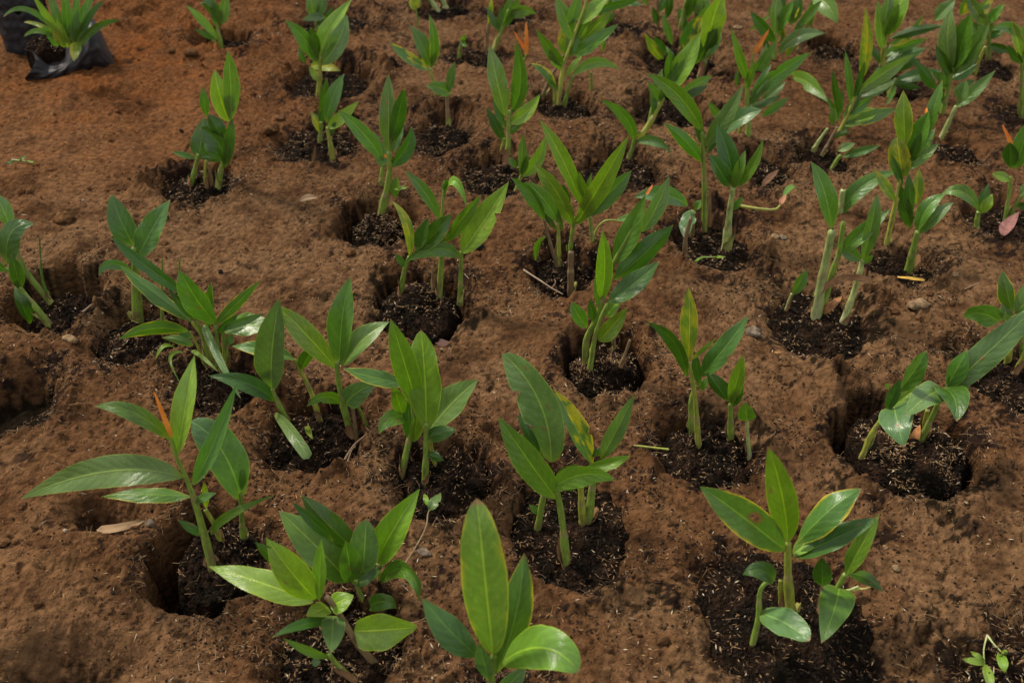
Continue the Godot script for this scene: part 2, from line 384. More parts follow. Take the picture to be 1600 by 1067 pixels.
	["young_plant","thick pale-stemmed plant with curled brown dry leaves at its foot","plant","young plants set out in dug holes",[850,0,-2225],[150,181,-28,-90], [
		[162,109,"p",4,-28,-33,-4,95,-30,-7,190,-28,-9,264,-26],
		[99,75,"g",20,-28,-40,22,112,-37,27,191,-35,18,285,-34],
		[117,78,"p",82,-28,-24,95,95,-34,96,162,-40],
		[54,45,"p",-71,-28,-70,-69,4,-70,-65,30,-69],
		[125,102,"p",214,-28,-583,210,29,-587,208,72,-590],
	], [
		["g",-11,266,-26,-48,369,-36,-90,443,-61,89,34,-32,291,32,0,11,0],
		["g",215,-23,-584,265,83,-585,380,125,-613,55,-47,69,295,26,0,-12,0],
		["g",26,179,-36,76,255,-29,141,311,-51,66,-50,56,232,30,0,7,0],
		["b",99,156,-39,88,283,-20,90,364,-38,100,4,2,238,39,0,18,0],
		["b",93,158,-40,51,187,-37,12,211,-41,54,80,-27,223,40,0,17,0],
		["g",-60,26,-69,-47,66,-73,-31,100,-84,93,-36,7,187,27,0,2,0],
		["r",-19,-1,-33,25,110,-14,121,112,-6,54,-76,36,99,17,3,7,0],
		["r",18,-21,-39,35,23,-21,70,32,-51,48,-29,83,130,16,0,-7,0],
		["l",102,148,-39,110,166,-34,119,180,-33,80,-49,34,83,22,0,5,0],
	]],
	["young_plant","plant with green-edged yellow leaf and upright pair of blades near the right side","plant","young plants set out in dug holes",[1174,0,-2510],[100,120,-35,-120], [
		[154,93,"g",16,-35,17,7,49,24,2,122,30],
		[90,56,"y",-10,-35,-126,-10,78,-136,-12,183,-145,-22,284,-153],
	], [
		["g",1,118,30,13,194,26,60,230,10,57,-15,81,249,31,0,7,0],
		["b",8,111,30,33,177,43,76,219,38,55,-40,74,230,36,0,-4,0],
		["d",-24,129,30,-56,203,33,-82,269,25,81,35,47,207,23,0,-14,0],
		["f",-22,298,-154,-47,388,-149,-61,464,-169,85,24,46,273,23,0,5,0],
		["g",10,258,-151,9,342,-138,13,417,-135,57,-9,82,340,35,0,10,0],
		["g",34,330,-156,37,415,-160,51,487,-188,76,5,64,215,31,0,-9,0],
		["y",-6,200,-146,-32,267,-145,-50,324,-161,84,35,42,334,21,4,8,0],
		["g",-20,218,-148,27,275,-135,70,311,-142,61,-62,49,215,29,0,-18,0],
		["y",-16,125,-140,-57,176,-144,-93,220,-160,76,54,-35,173,17,0,10,0],
		["d",-30,166,32,-56,244,43,-71,308,30,95,27,-18,183,-21,0,-12,0],
		["y",54,110,-140,44,171,-144,40,224,-161,99,10,-9,197,35,0,-16,0],
		["o",15,394,-156,15,405,-158,17,415,-162,89,4,45,45,30,0,13,0],
		["d",4,234,-149,-1,303,-127,2,359,-124,84,-10,53,154,-23,0,3,0],
		["g",18,254,-151,35,306,-150,60,349,-168,78,-24,58,163,39,0,10,0],
		["g",-2,173,-144,-34,228,-141,-60,277,-147,87,48,-4,127,31,0,15,0],
	]],
	["young_plant","small plant at the right edge with an orange bract and thin stems","plant","young plants set out in dug holes",[1578,0,-2753],[132,158,-21,-90], [
		[101,90,"g",-107,-21,40,-115,26,36,-116,48,35],
		[72,60,"g",4,-21,-15,-5,61,-23,-17,136,-31],
		[72,60,"g",16,-21,-15,19,45,-10,26,83,-7],
	], [
		["g",-116,48,35,-186,113,29,-240,85,5,36,78,-51,223,25,0,17,0],
		["d",-111,43,35,-110,93,32,-102,134,15,99,-8,11,175,-35,0,1,0],
		["l",-106,41,35,-100,76,36,-86,103,24,90,-22,38,179,24,0,-10,0],
		["d",-23,159,-33,-46,212,-21,-63,258,-18,84,27,48,256,-27,0,4,0],
		["g",-7,159,-33,-15,247,-27,-17,327,-33,76,4,65,317,33,0,11,0],
		["l",-14,123,-29,-49,136,-27,-81,146,-29,23,68,-69,164,16,0,-8,0],
		["b",22,83,-7,32,106,-4,45,124,-7,48,-27,83,184,30,0,9,0],
		["o",-42,234,-33,-71,274,-28,-97,310,-28,75,56,-35,71,22,2,11,0],
		["d",23,45,-10,38,48,5,55,49,17,8,-100,5,136,19,0,3,0],
	]],
	["young_plant","plant cut by the right edge with a yellow-notched leaf over black soil","plant","young plants set out in dug holes",[1326,0,-1969],[138,128,-28,-140], [
		[102,81,"y",-13,-28,-88,-31,53,-83,-53,135,-77],
		[84,65,"y",-13,-28,-40,-11,26,-37,-14,91,-33],
		[84,65,"g",25,-28,-77,-12,62,-71,-41,127,-66],
	], [
		["e",-53,135,-77,-86,203,-85,-102,250,-107,92,35,-17,248,-36,0,16,0],
		["g",-80,111,-79,-132,133,-86,-162,105,-105,-6,100,-7,312,12,1,4,0],
		["b",-63,114,-79,-74,146,-81,-80,172,-93,96,27,-5,163,24,0,1,0],
		["b",-31,127,-66,-39,181,-73,-41,229,-89,59,23,78,252,28,0,-7,0],
		["g",-44,127,-66,-21,166,-54,9,196,-53,42,-47,77,284,36,0,11,0],
		["d",2,40,-73,26,64,-69,57,79,-75,57,-77,29,297,-39,0,3,0],
	]],
	["young_plant","compact dark-leaved upright plant on the bare soil at left","plant","young plants set out in dug holes",[-1057,0,-3021],[127,135,-24,-120], [
		[98,75,"g",-40,-24,9,-13,34,10,13,99,11],
		[76,53,"y",17,-24,18,25,40,21,38,81,22],
		[109,74,"g",57,-24,14,79,44,19,109,118,25],
		[65,54,"r",33,-24,5,37,26,9,43,64,12],
	], [
		["b",145,226,27,174,363,53,186,475,64,81,-5,-58,294,16,0,15,0],
		["l",138,221,27,128,314,37,121,394,17,83,5,-55,336,23,0,1,0],
		["g",63,232,11,68,285,15,68,331,4,97,-6,-24,154,17,0,16,0],
		["d",9,80,11,29,150,-4,44,211,-34,97,-22,10,361,-12,1,-13,0],
		["d",100,71,22,83,148,16,31,187,2,86,50,-7,488,38,0,-7,0],
		["d",108,160,27,92,204,26,71,241,11,91,42,-1,299,-29,0,10,0],
		["d",94,51,20,129,153,39,152,236,25,93,-29,-22,221,31,0,16,0],
		["g",0,80,11,-35,97,19,-72,110,19,17,62,-76,119,37,0,-17,0],
		["d",97,81,22,53,85,21,7,87,15,8,98,-20,139,-29,0,14,0],
	]],
	["young_plant","small leafy plant just in front of the taller one, in a pebbly hole","plant","young plants set out in dug holes",[-722,0,-3309],[150,168,-21,-140], [
		[103,78,"y",83,-21,97,79,32,93,75,96,88],
		[94,69,"g",20,-21,-20,24,15,-18,35,67,-16],
		[57,34,"y",17,-21,126,19,-8,127,21,5,128],
	], [
		["g",74,110,87,106,203,83,148,273,48,90,-34,27,271,17,0,18,0],
		["d",37,104,-15,57,171,-11,73,230,-23,83,-27,-50,181,21,0,-3,0],
		["l",74,91,88,128,130,89,194,188,76,61,-70,37,217,17,0,6,0],
		["y",30,21,-18,17,64,-16,1,101,-28,74,19,-65,197,32,0,1,0],
		["d",76,60,91,92,91,95,107,119,97,77,-46,43,119,-20,0,-1,0],
		["d",29,54,-16,41,99,-13,50,140,-17,97,-24,10,166,-34,0,7,0],
	]],
	["young_plant","plant with a tall pointed pair of bright blades and one folded pale leaf","plant","young plants set out in dug holes",[-750,0,-3885],[167,172,-28,-140], [
		[115,87,"y",-24,-28,140,-11,46,138,2,142,135],
		[81,67,"g",-125,-28,-161,-126,-16,-160,-128,7,-158],
	], [
		["l",3,144,135,47,235,112,138,342,65,82,-42,40,401,33,0,-10,0],
		["b",3,106,136,80,204,143,117,298,109,86,-48,18,401,28,0,-2,0],
		["g",-9,111,136,-44,217,159,-110,291,157,84,50,-21,296,18,0,14,0],
		["d",-17,129,135,-15,200,152,-15,267,160,98,3,-19,284,-19,0,-10,0],
		["y",-105,-17,-160,-23,19,-73,45,12,-35,-17,-89,41,225,20,0,-10,0],
		["y",-14,41,138,-30,72,135,-46,100,128,87,44,-21,163,31,0,-17,0],
		["g",-127,-19,-160,-132,29,-158,-141,71,-171,97,17,16,159,21,0,-7,0],
	]],
	["young_plant","blue-green plant at the top edge above the tall pointed blades","plant","young plants set out in dug holes",[-840,0,-4551],[166,191,-28,-120], [
		[117,87,"g",-47,-28,95,-46,8,97,-46,53,100],
	], [
		["b",-50,44,99,-54,105,109,-61,159,100,83,9,-55,317,14,0,-2,0],
		["b",-32,50,99,-11,104,97,8,155,87,92,-32,21,260,16,0,-8,0],
		["b",-3,44,99,-48,59,134,-96,54,161,-24,84,-50,204,32,0,-9,0],
		["d",-18,-7,96,8,43,91,33,89,76,88,-46,8,187,24,0,-1,0],
		["d",-48,8,97,-19,24,124,1,23,105,18,-87,46,176,33,0,9,0],
	]],
	["young_plant","thin plant with a bent yellow-bordered leaf and a small companion shoot","plant","young plants set out in dug holes",[-259,0,-3392],[129,158,-28,-100], [
		[85,72,"r",18,-28,-107,16,35,-111,16,97,-116],
		[88,62,"y",-27,-28,-268,-48,78,-279,-56,125,-284],
	], [
		["e",-51,125,-283,-35,236,-263,-50,335,-280,89,0,-45,227,30,0,8,0],
		["g",-58,130,-284,-81,212,-282,-126,285,-305,73,24,-64,359,34,0,14,0],
		["h",-56,116,-283,-131,168,-266,-206,234,-269,35,54,-77,257,24,0,-18,0],
		["g",30,94,-115,-13,123,-101,-60,129,-100,24,85,-46,258,15,1,2,0],
		["b",21,99,-116,37,167,-96,52,229,-89,83,-30,48,195,16,0,-12,0],
	]],
	["young_plant","tiny curled sprout alone in a dark shallow pit","plant","young plants set out in dug holes",[-165,0,-4134],[140,120,-21,-70], [
		[83,60,"g",-63,-21,0,-56,28,3,-47,63,6],
	], [
		["g",-50,60,5,-35,55,25,-22,48,39,-40,-92,0,141,36,0,4,0],
		["l",-50,54,5,-41,74,10,-32,92,10,89,-38,-25,116,33,0,-15,0],
	]],
	["young_plant","cut pale pinkish stems at the top edge with leaves out of view","plant","young plants set out in dug holes",[-319,0,-4719],[133,132,-21,-100], [
		[153,121,"p",-39,-21,-22,-59,13,-21,-81,52,-21],
		[153,122,"p",3,-21,-31,-5,9,-32,-15,49,-33],
		[58,43,"g",-105,-21,249,-110,33,252,-113,80,254],
	], [
		["y",-114,74,253,-126,102,250,-140,128,243,90,42,-11,178,17,0,17,0],
		["y",-113,80,254,-104,110,256,-96,137,252,95,-29,16,171,31,0,16,0],
		["g",-81,52,-21,-89,133,-13,-98,203,-30,99,12,11,288,26,0,4,0],
		["g",-15,49,-33,11,127,-31,35,197,-51,93,-33,-15,348,36,0,6,0],
		["g",-59,13,-21,-96,78,-31,-134,135,-63,83,55,10,235,37,0,13,0],
	]],
	["young_plant","blue-green plant with a forked orange bract on a slender stalk","plant","young plants set out in dug holes",[-55,0,-3071],[120,146,-24,-100], [
		[101,76,"g",33,-24,-75,42,62,-84,44,142,-91,48,183,-95],
		[80,68,"y",16,-24,-148,21,17,-150,28,53,-152],
		[51,40,"g",63,-24,-685,85,59,-677,110,154,-668],
	], [
		["b",33,161,-93,4,294,-87,-19,399,-125,86,12,-50,359,25,0,-9,0],
		["g",53,178,-95,83,292,-76,65,437,-82,96,-6,29,303,28,0,-17,0],
		["d",26,37,-151,-3,100,-156,-37,156,-182,88,48,7,193,-16,0,-17,0],
		["l",46,138,-91,103,176,-91,150,236,-106,65,-63,42,273,33,0,-17,0],
		["d",55,-16,-684,70,29,-682,85,68,-695,90,-36,-24,264,34,0,-12,0],
		["o",110,148,-669,109,217,-664,109,279,-675,86,-2,-51,103,21,2,-18,0],
		["o",109,167,-667,86,209,-661,62,248,-658,83,51,-22,65,18,2,-16,0],
		["d",46,165,-94,81,225,-89,115,279,-94,81,-48,35,140,-24,0,5,0],
		["g",33,120,-89,11,172,-103,-10,221,-125,82,47,34,162,23,0,2,0],
		["d",42,97,-87,68,118,-93,95,136,-105,61,-79,8,136,-39,0,3,0],
	]],
	["young_plant","low pair of narrow light leaves beside the forked-bract plant","plant","young plants set out in dug holes",[19,0,-2971],[], [
		[65,53,"g",0,0,0,7,23,-1,13,42,-2],
	], [
		["b",11,35,-2,14,121,11,16,200,17,97,0,-23,168,37,0,-4,0],
		["l",13,33,-2,65,101,11,91,186,-2,86,-44,25,226,33,0,5,0],
		["g",-6,66,-3,-18,84,-5,-30,100,-13,81,43,-39,124,35,0,-18,0],
		["g",13,37,-2,24,84,9,35,125,13,95,-27,15,125,28,0,0,0],
	]],
	["young_plant","many-stemmed light green plant with a bent leaf tip to the right","plant","young plants set out in dug holes",[196,0,-3632],[111,134,-21,-140], [
		[100,59,"y",-16,-21,-7,0,130,-26,27,219,-37,77,363,-54,82,404,-59],
		[88,61,"g",9,-21,-19,22,49,-15,39,108,-12],
		[80,62,"y",-28,-21,-19,-32,45,-25,-43,90,-30],
		[89,62,"r",-79,-21,-91,-45,64,-91,-12,127,-91,7,160,-91],
		[72,55,"g",121,-21,-122,119,30,-121,116,78,-120],
	], [
		["l",33,233,-39,4,318,-46,-37,389,-76,91,40,-4,308,19,0,-17,0],
		["g",0,142,-27,-47,205,-8,-108,293,-1,82,56,11,261,26,0,-7,0],
		["g",40,180,-33,111,236,-5,199,314,3,33,-59,74,340,36,0,-11,0],
		["l",63,228,-39,110,281,-34,177,345,-50,69,-69,-22,339,22,0,-14,0],
		["l",60,296,-46,111,353,-39,161,406,-38,47,-49,73,326,27,0,-9,0],
		["y",4,158,-91,8,227,-95,13,289,-116,99,-5,12,289,27,0,12,0],
		["h",-25,55,-26,-71,118,-17,-125,150,-27,49,52,-70,183,15,0,5,0],
		["l",39,105,-12,122,150,-34,223,109,-64,13,-91,39,210,21,0,4,0],
		["d",102,340,-53,193,359,-67,288,371,-101,12,-98,-18,186,20,0,12,0],
		["y",157,161,-120,158,191,-121,160,216,-131,98,-8,-18,111,39,0,18,0],
		["b",20,290,-44,34,356,-26,50,414,-28,93,-19,-31,283,30,0,1,0],
		["l",-5,123,-25,-38,177,-15,-71,227,-14,84,52,16,194,39,0,6,0],
		["g",23,171,-31,48,230,-40,74,281,-69,91,-34,24,167,32,0,-8,0],
		["g",45,242,-40,80,299,-52,114,352,-73,79,-57,-22,189,17,0,0,0],
		["l",11,98,-22,41,144,-19,72,183,-33,60,-34,72,154,22,0,6,0],
		["g",-18,49,-15,-46,77,-16,-73,103,-22,66,71,23,110,16,0,-5,0],
	]],
	["young_plant","leaning plant with a broad two-toned blade beside a deep shadowed pit","plant","young plants set out in dug holes",[610,0,-3634],[112,135,-35,-140], [
		[117,91,"y",-138,0,296,-101,70,290,-68,148,284],
		[84,71,"g",-93,0,167,-86,62,163,-80,99,161],
	], [
		["l",-67,163,283,-11,270,292,39,389,280,74,-34,58,392,22,0,15,0],
		["b",-85,45,164,-76,130,174,-64,205,165,80,-11,59,252,19,0,0,0],
		["b",-10,157,282,44,192,279,101,218,256,47,-88,-5,255,21,0,8,0],
		["d",-10,138,283,38,168,289,90,189,277,39,-70,59,161,25,0,-18,0],
		["g",-59,201,282,-63,272,302,-65,336,309,93,-4,37,157,24,0,-6,0],
		["d",-97,77,290,-100,116,288,-102,151,278,97,3,-24,160,39,0,2,0],
		["d",-62,153,284,-31,170,295,1,185,303,42,-90,14,193,21,0,-11,0],
		["d",-83,130,286,-59,216,305,-33,291,303,91,-31,28,175,30,0,4,0],
		["g",-54,189,282,-17,259,294,23,317,281,78,-46,43,183,22,0,-14,0],
		["g",-79,134,286,-106,174,293,-132,210,294,72,55,-43,150,29,0,2,0],
	]],
	["young_plant","low plant with an arched leaf beside a dark pit in mid ground","plant","young plants set out in dug holes",[378,0,-3097],[139,166,-28,-100], [
		[91,79,"g",42,0,-108,50,38,-106,53,64,-105],
	], [
		["g",51,53,-105,8,157,-75,-82,220,-70,79,61,11,228,27,0,7,0],
		["b",59,46,-106,120,76,-54,172,49,-12,-4,-100,8,212,35,0,8,0],
		["d",46,31,-107,57,61,-102,69,88,-105,92,-37,17,136,-25,0,-11,0],
		["y",49,56,-105,70,73,-102,91,88,-105,58,-78,22,105,24,0,7,0],
	]],
	["young_plant","large upright plant behind, with a yellow-margined leaf at its left","plant","young plants set out in dug holes",[725,0,-4119],[156,189,-28,-100], [
		[121,105,"g",65,-28,135,76,31,137,91,87,139],
		[96,82,"y",-4,-28,-11,-8,15,-10,0,38,-10],
		[116,85,"g",37,-28,-313,41,45,-315,56,144,-317],
	], [
		["l",86,62,138,84,210,151,122,314,138,97,-14,-21,527,23,0,-3,0],
		["d",41,17,136,71,103,161,104,179,166,93,-36,1,454,-38,0,-17,0],
		["h",4,4,-11,28,105,8,66,184,18,87,-35,35,350,29,0,5,0],
		["y",-75,-31,-11,-124,40,11,-168,101,10,79,50,36,230,18,0,-12,0],
		["d",-67,-2,-11,-97,44,3,-126,86,8,80,57,-16,210,35,0,-18,0],
		["b",110,45,-315,123,111,-312,140,169,-328,96,-25,-14,362,21,0,6,0],
		["d",67,45,-315,72,107,-302,81,163,-304,97,-9,-22,326,-36,0,9,0],
		["g",99,127,140,102,179,136,108,225,120,95,-15,-27,236,18,0,-3,0],
		["d",67,-43,-313,43,28,-320,24,90,-353,74,40,54,265,-31,0,7,0],
		["g",69,45,137,99,101,141,132,148,124,83,-47,31,281,38,0,13,0],
		["g",-44,43,-10,-70,111,-14,-94,173,-31,93,37,8,154,16,0,-5,0],
		["g",48,71,-9,70,147,-8,96,215,-25,93,-33,-15,331,34,0,-2,0],
		["d",128,16,-314,112,93,-317,99,164,-335,98,19,-2,311,39,0,-13,0],
		["d",-8,-42,-11,-42,4,4,-67,30,-31,69,41,-60,163,-35,0,12,0],
	]],
	["young_plant","plant with a single slim orange bract among narrow green blades","plant","young plants set out in dug holes",[869,0,-3126],[114,139,-28,-110], [
		[117,90,"g",-13,-28,-196,-12,40,-202,-29,135,-210,-35,218,-218],
		[94,70,"y",-26,-28,-227,-36,9,-225,-36,43,-223],
		[53,39,"g",117,-28,-805,115,38,-805,116,86,-806],
	], [
		["g",-36,211,-217,-81,303,-192,-127,412,-201,91,41,2,167,19,0,13,0],
		["g",-22,154,-212,74,252,-203,163,320,-207,65,-73,21,280,21,0,8,0],
		["g",118,-34,-805,150,41,-784,197,145,-791,87,-41,28,280,19,0,0,0],
		["o",117,81,-805,139,134,-800,165,180,-811,89,-44,-14,107,20,2,-9,0],
		["b",22,130,-210,55,178,-196,92,217,-198,50,-50,71,216,28,0,15,0],
		["g",262,-23,-805,298,34,-631,350,16,-472,-44,-87,22,321,15,0,-3,0],
		["g",29,83,-206,73,120,-205,121,151,-218,60,-78,20,157,17,0,-10,0],
		["d",-36,107,-208,-7,121,-209,24,130,-221,40,-78,49,176,-22,0,-16,0],
		["b",-111,65,-222,-140,105,-211,-166,140,-210,77,50,41,199,33,0,6,0],
		["b",165,-31,-805,168,41,-821,172,109,-844,79,13,60,227,17,0,1,0],
		["g",-72,193,-215,-78,227,-212,-80,255,-219,93,14,35,86,26,0,5,0],
		["d",-27,123,-209,4,185,-199,37,240,-199,61,-40,68,195,-22,0,-9,0],
		["d",-16,112,-208,30,147,-183,80,175,-174,21,-69,69,149,-21,0,-10,0],
		["g",-41,181,-214,-35,240,-201,-26,292,-201,97,-15,16,147,25,0,-12,0],
		["d",-15,64,-204,-54,100,-207,-90,130,-221,60,52,-61,156,33,0,3,0],
		["b",-18,158,-213,10,216,-216,44,265,-242,86,-41,31,140,18,0,-1,0],
	]],
	["young_plant","leafy clump at the top edge with a speckled drooping leaf at right","plant","young plants set out in dug holes",[1420,0,-4228],[92,112,-35,-120], [
		[81,66,"g",-318,0,203,-324,66,195,-331,131,188],
		[101,85,"y",-91,0,-168,-88,85,-172,-89,155,-175],
		[84,69,"y",-250,0,-14,-250,59,-9,-255,88,-7],
		[82,68,"r",-197,0,97,-194,43,98,-194,99,100],
	], [
		["b",-329,121,189,-342,209,181,-341,275,162,96,2,-29,352,34,0,-3,0],
		["l",-92,6,-169,-94,92,-155,-88,167,-165,97,-3,25,186,16,0,-3,0],
		["g",-89,158,-176,-59,154,-70,-20,100,4,-62,-79,-2,418,18,0,-8,0],
		["b",-305,40,198,-245,126,232,-139,147,245,27,-70,66,312,28,0,9,0],
		["d",-324,85,193,-393,161,215,-454,225,206,74,67,10,257,30,0,0,0],
		["g",-323,131,188,-304,202,200,-284,269,204,60,-26,76,294,31,0,9,0],
		["d",-219,88,-7,-208,155,-3,-193,216,-16,96,-18,23,323,-31,0,15,0],
		["l",-437,137,188,-401,175,198,-362,207,191,61,-68,40,92,16,0,-1,0],
		["y",-241,12,-13,-246,54,-8,-248,90,-15,96,9,26,121,16,0,2,0],
		["y",-210,116,-6,-205,150,-8,-198,181,-16,65,-1,76,202,37,0,14,0],
		["g",-236,30,-11,-288,107,9,-333,177,11,83,53,16,182,26,0,11,0],
		["d",-226,71,99,-206,128,98,-180,177,76,88,-30,36,170,21,0,-1,0],
		["l",-273,27,200,-252,85,191,-227,138,170,91,-31,27,148,25,0,15,0],
		["d",-335,27,200,-365,83,203,-390,133,193,89,46,2,127,-28,0,-12,0],
		["g",-209,127,101,-176,185,113,-141,240,118,69,-50,52,204,28,0,4,0],
		["d",-274,88,-7,-271,161,-14,-266,231,-29,98,-3,19,202,24,0,6,0],
	]],
	["young_plant","slanting plant with one tall yellow-green blade and many thin stems","plant","young plants set out in dug holes",[1105,0,-3214],[103,127,-28,-110], [
		[81,57,"p",-31,-28,-37,-9,27,-38,14,76,-39],
		[69,57,"r",12,-28,-37,31,25,-42,50,76,-48],
		[94,68,"y",78,-28,-139,102,40,-141,122,133,-142,129,212,-144],
		[101,78,"g",26,-28,61,34,2,62,45,22,62],
	], [
		["y",130,205,-144,118,344,-127,86,473,-136,88,13,47,210,19,0,-1,0],
		["b",132,165,-143,208,242,-135,302,305,-146,64,-77,2,290,22,0,10,0],
		["d",136,146,-142,193,181,-138,253,212,-143,36,-62,70,270,24,0,1,0],
		["l",95,38,-140,163,65,-151,234,89,-169,34,-45,83,375,32,0,-10,0],
		["e",117,48,-141,203,72,-146,298,86,-177,26,-89,37,257,17,0,-12,0],
		["g",113,121,-142,85,220,-148,60,311,-165,94,23,-25,148,21,0,13,0],
		["d",82,72,-141,39,179,-105,8,267,-102,92,30,24,140,-28,0,18,0],
		["d",85,77,-141,78,127,-145,74,174,-155,99,13,9,103,-31,0,-2,0],
		["g",51,15,62,108,44,77,166,70,85,28,-80,52,155,26,0,3,0],
		["b",31,37,62,58,50,59,88,60,49,39,-54,75,169,30,0,-3,0],
		["b",25,88,-39,21,126,-28,21,158,-27,74,-8,66,164,30,0,18,0],
		["d",97,65,-141,121,123,-137,151,172,-149,73,-32,60,179,-29,0,16,0],
		["g",111,77,-141,151,112,-147,193,144,-157,64,-76,14,208,36,0,18,0],
		["g",88,15,-140,116,43,-134,146,68,-135,56,-66,51,137,22,0,13,0],
		["g",85,53,-141,52,102,-141,23,147,-150,83,53,-20,122,35,0,-12,0],
		["d",126,126,-142,122,211,-126,121,290,-118,99,5,-12,150,-31,0,1,0],
		["d",36,36,-44,66,51,-40,100,61,-45,35,-91,21,110,-35,0,-8,0],
	]],
	["young_plant","dark-leaved plant with a brown-tipped yellow leaf curling upward","plant","young plants set out in dug holes",[1557,0,-3865],[127,153,-28,-100], [
		[143,113,"y",-66,-28,38,-77,57,46,-95,166,57],
		[103,76,"g",-43,-28,101,-38,11,97,-32,44,94],
	], [
		["f",-93,139,54,-128,241,59,-150,331,34,95,29,6,251,28,0,-11,0],
		["l",-83,208,60,-82,308,69,-47,384,56,58,-10,81,487,18,0,3,0],
		["h",-77,166,57,-11,206,63,28,287,57,74,-64,20,193,15,0,-5,0],
		["d",-79,192,59,-4,241,108,93,265,121,18,-85,49,206,-31,0,3,0],
		["d",-70,90,49,1,122,54,74,151,52,29,-70,65,313,-19,0,-8,0],
		["d",-35,31,95,41,67,126,127,90,128,5,-60,80,299,29,0,-10,0],
		["b",-113,243,60,-119,314,66,-117,376,52,99,3,11,251,22,0,18,0],
		["g",-25,11,97,-84,23,218,-125,18,296,-73,57,-38,107,18,0,-11,0],
		["g",-76,112,52,-36,147,42,9,178,20,50,-25,83,270,36,0,4,0],
		["d",-52,57,46,2,87,63,61,112,66,29,-79,54,246,-38,0,-15,0],
		["d",-79,84,49,-124,135,44,-162,177,20,73,50,-47,181,-18,0,16,0],
		["g",-63,139,54,3,165,56,78,183,36,30,-95,1,197,26,0,1,0],
		["d",-38,24,96,2,31,139,51,30,161,7,-100,1,168,-16,0,-9,0],
		["g",-97,192,59,-97,271,86,-88,340,89,100,-5,-3,216,18,0,-14,0],
		["d",-84,84,49,-114,64,97,-140,40,135,-86,35,-38,115,-21,0,-17,0],
	]],
	["young_plant","tall grey-green plant with a wide upright pair of blades at upper right","plant","young plants set out in dug holes",[1583,0,-3248],[115,141,-28,-110], [
		[110,83,"g",61,-28,-296,57,57,-293,52,134,-290,47,185,-288],
		[107,81,"p",15,-28,-148,23,29,-146,34,98,-145],
	], [
		["b",46,172,-289,1,292,-292,-1,396,-320,78,24,58,331,17,0,1,0],
		["g",54,177,-288,51,288,-272,51,393,-271,58,-6,82,511,36,0,-5,0],
		["b",68,187,-288,93,277,-268,122,360,-260,79,-33,51,337,39,0,-17,0],
		["d",54,137,-290,96,166,-290,142,192,-300,42,-54,73,253,-31,0,17,0],
		["g",34,90,-145,83,153,-143,139,229,-150,60,-43,67,243,22,0,8,0],
		["d",9,98,-292,-46,157,-265,-120,232,-261,63,69,-35,233,-29,0,5,0],
		["b",41,115,-144,39,158,-138,40,197,-140,62,-3,79,293,32,0,3,0],
		["b",46,96,-292,24,145,-280,10,186,-283,89,33,30,166,16,0,-16,0],
		["d",56,147,-290,4,212,-280,-37,268,-293,77,59,25,207,30,0,7,0],
		["g",57,159,-289,94,211,-284,135,257,-288,78,-62,7,258,39,0,-1,0],
		["g",62,109,-291,20,137,-299,-18,161,-315,55,83,-2,152,22,0,-5,0],
		["d",65,147,-290,43,249,-279,35,337,-298,94,16,30,202,-29,0,-8,0],
		["d",75,96,-291,112,114,-293,155,128,-305,40,-88,26,162,25,0,-18,0],
		["d",64,31,-294,28,78,-288,-3,120,-294,78,58,-25,134,15,0,-5,0],
	]],
	["young_plant","yellow-bordered plant at the top edge behind the grey-green blades","plant","young plants set out in dug holes",[1995,0,-4040],[132,160,-21,-90], [
		[93,78,"y",-80,-21,99,-80,49,103,-71,113,107],
		[110,80,"g",60,-21,-109,34,67,-99,-20,181,-86],
	], [
		["h",-119,170,-86,-105,222,-83,-89,271,-86,93,-28,22,264,16,0,2,0],
		["h",-62,162,-88,-31,202,-92,6,237,-109,75,-64,17,270,28,0,9,0],
		["b",-220,149,-87,-196,197,-73,-167,240,-70,41,-39,82,356,36,0,18,0],
		["d",41,38,-102,75,41,-59,111,42,-21,6,-100,-1,238,39,0,12,0],
		["b",26,67,-99,-1,128,-103,-16,179,-131,91,39,16,344,37,0,-7,0],
		["g",20,67,-99,-46,108,-102,-107,144,-114,49,70,-52,243,17,0,-9,0],
		["g",-2,125,-93,18,177,-79,41,225,-73,63,-40,67,238,30,0,-16,0],
		["b",-7,125,-92,-73,199,-74,-124,262,-83,76,65,-1,269,33,0,-4,0],
		["d",31,67,-99,56,100,-84,87,129,-80,55,-65,52,220,34,0,-4,0],
		["d",-80,49,103,-120,81,99,-155,109,83,50,77,40,179,20,0,6,0],
	]],
	["young_plant","plant at the top right corner with a bright yellow tip","plant","young plants set out in dug holes",[2014,0,-3543],[155,154,-21,-90], [
		[86,70,"g",-62,-21,-3,-103,99,10,-152,241,27],
	], [
		["f",-146,218,24,-195,299,41,-239,374,50,83,53,-19,239,40,0,-12,0],
		["g",-145,241,27,-153,310,11,-157,376,-12,58,28,77,222,19,0,5,0],
		["b",-173,303,31,-245,349,44,-297,333,38,23,96,-14,209,34,0,12,0],
		["l",-128,216,24,-147,263,21,-161,307,11,94,32,-10,189,37,0,-10,0],
		["d",-138,203,22,-181,243,31,-214,276,23,56,58,59,204,38,0,-6,0],
		["g",-142,228,25,-131,282,40,-111,329,41,95,-30,3,250,25,0,-6,0],
		["b",-129,177,19,-112,205,27,-93,230,29,60,-52,61,174,37,0,-11,0],
	]],
	["young_plant","dark foliage at the top edge near the middle","plant","young plants set out in dug holes",[495,0,-4459],[114,138,-21,-90], [
		[87,70,"g",-90,-21,46,-82,83,53,-59,165,58],
		[87,71,"r",173,-21,22,159,61,31,150,150,40],
	], [
		["d",-72,156,58,0,157,116,73,153,155,-43,-67,61,223,-35,0,-18,0],
		["g",109,112,36,89,140,34,71,165,26,80,59,14,149,35,0,-7,0],
		["d",164,16,26,146,65,40,131,108,41,94,34,-2,162,27,0,-18,0],
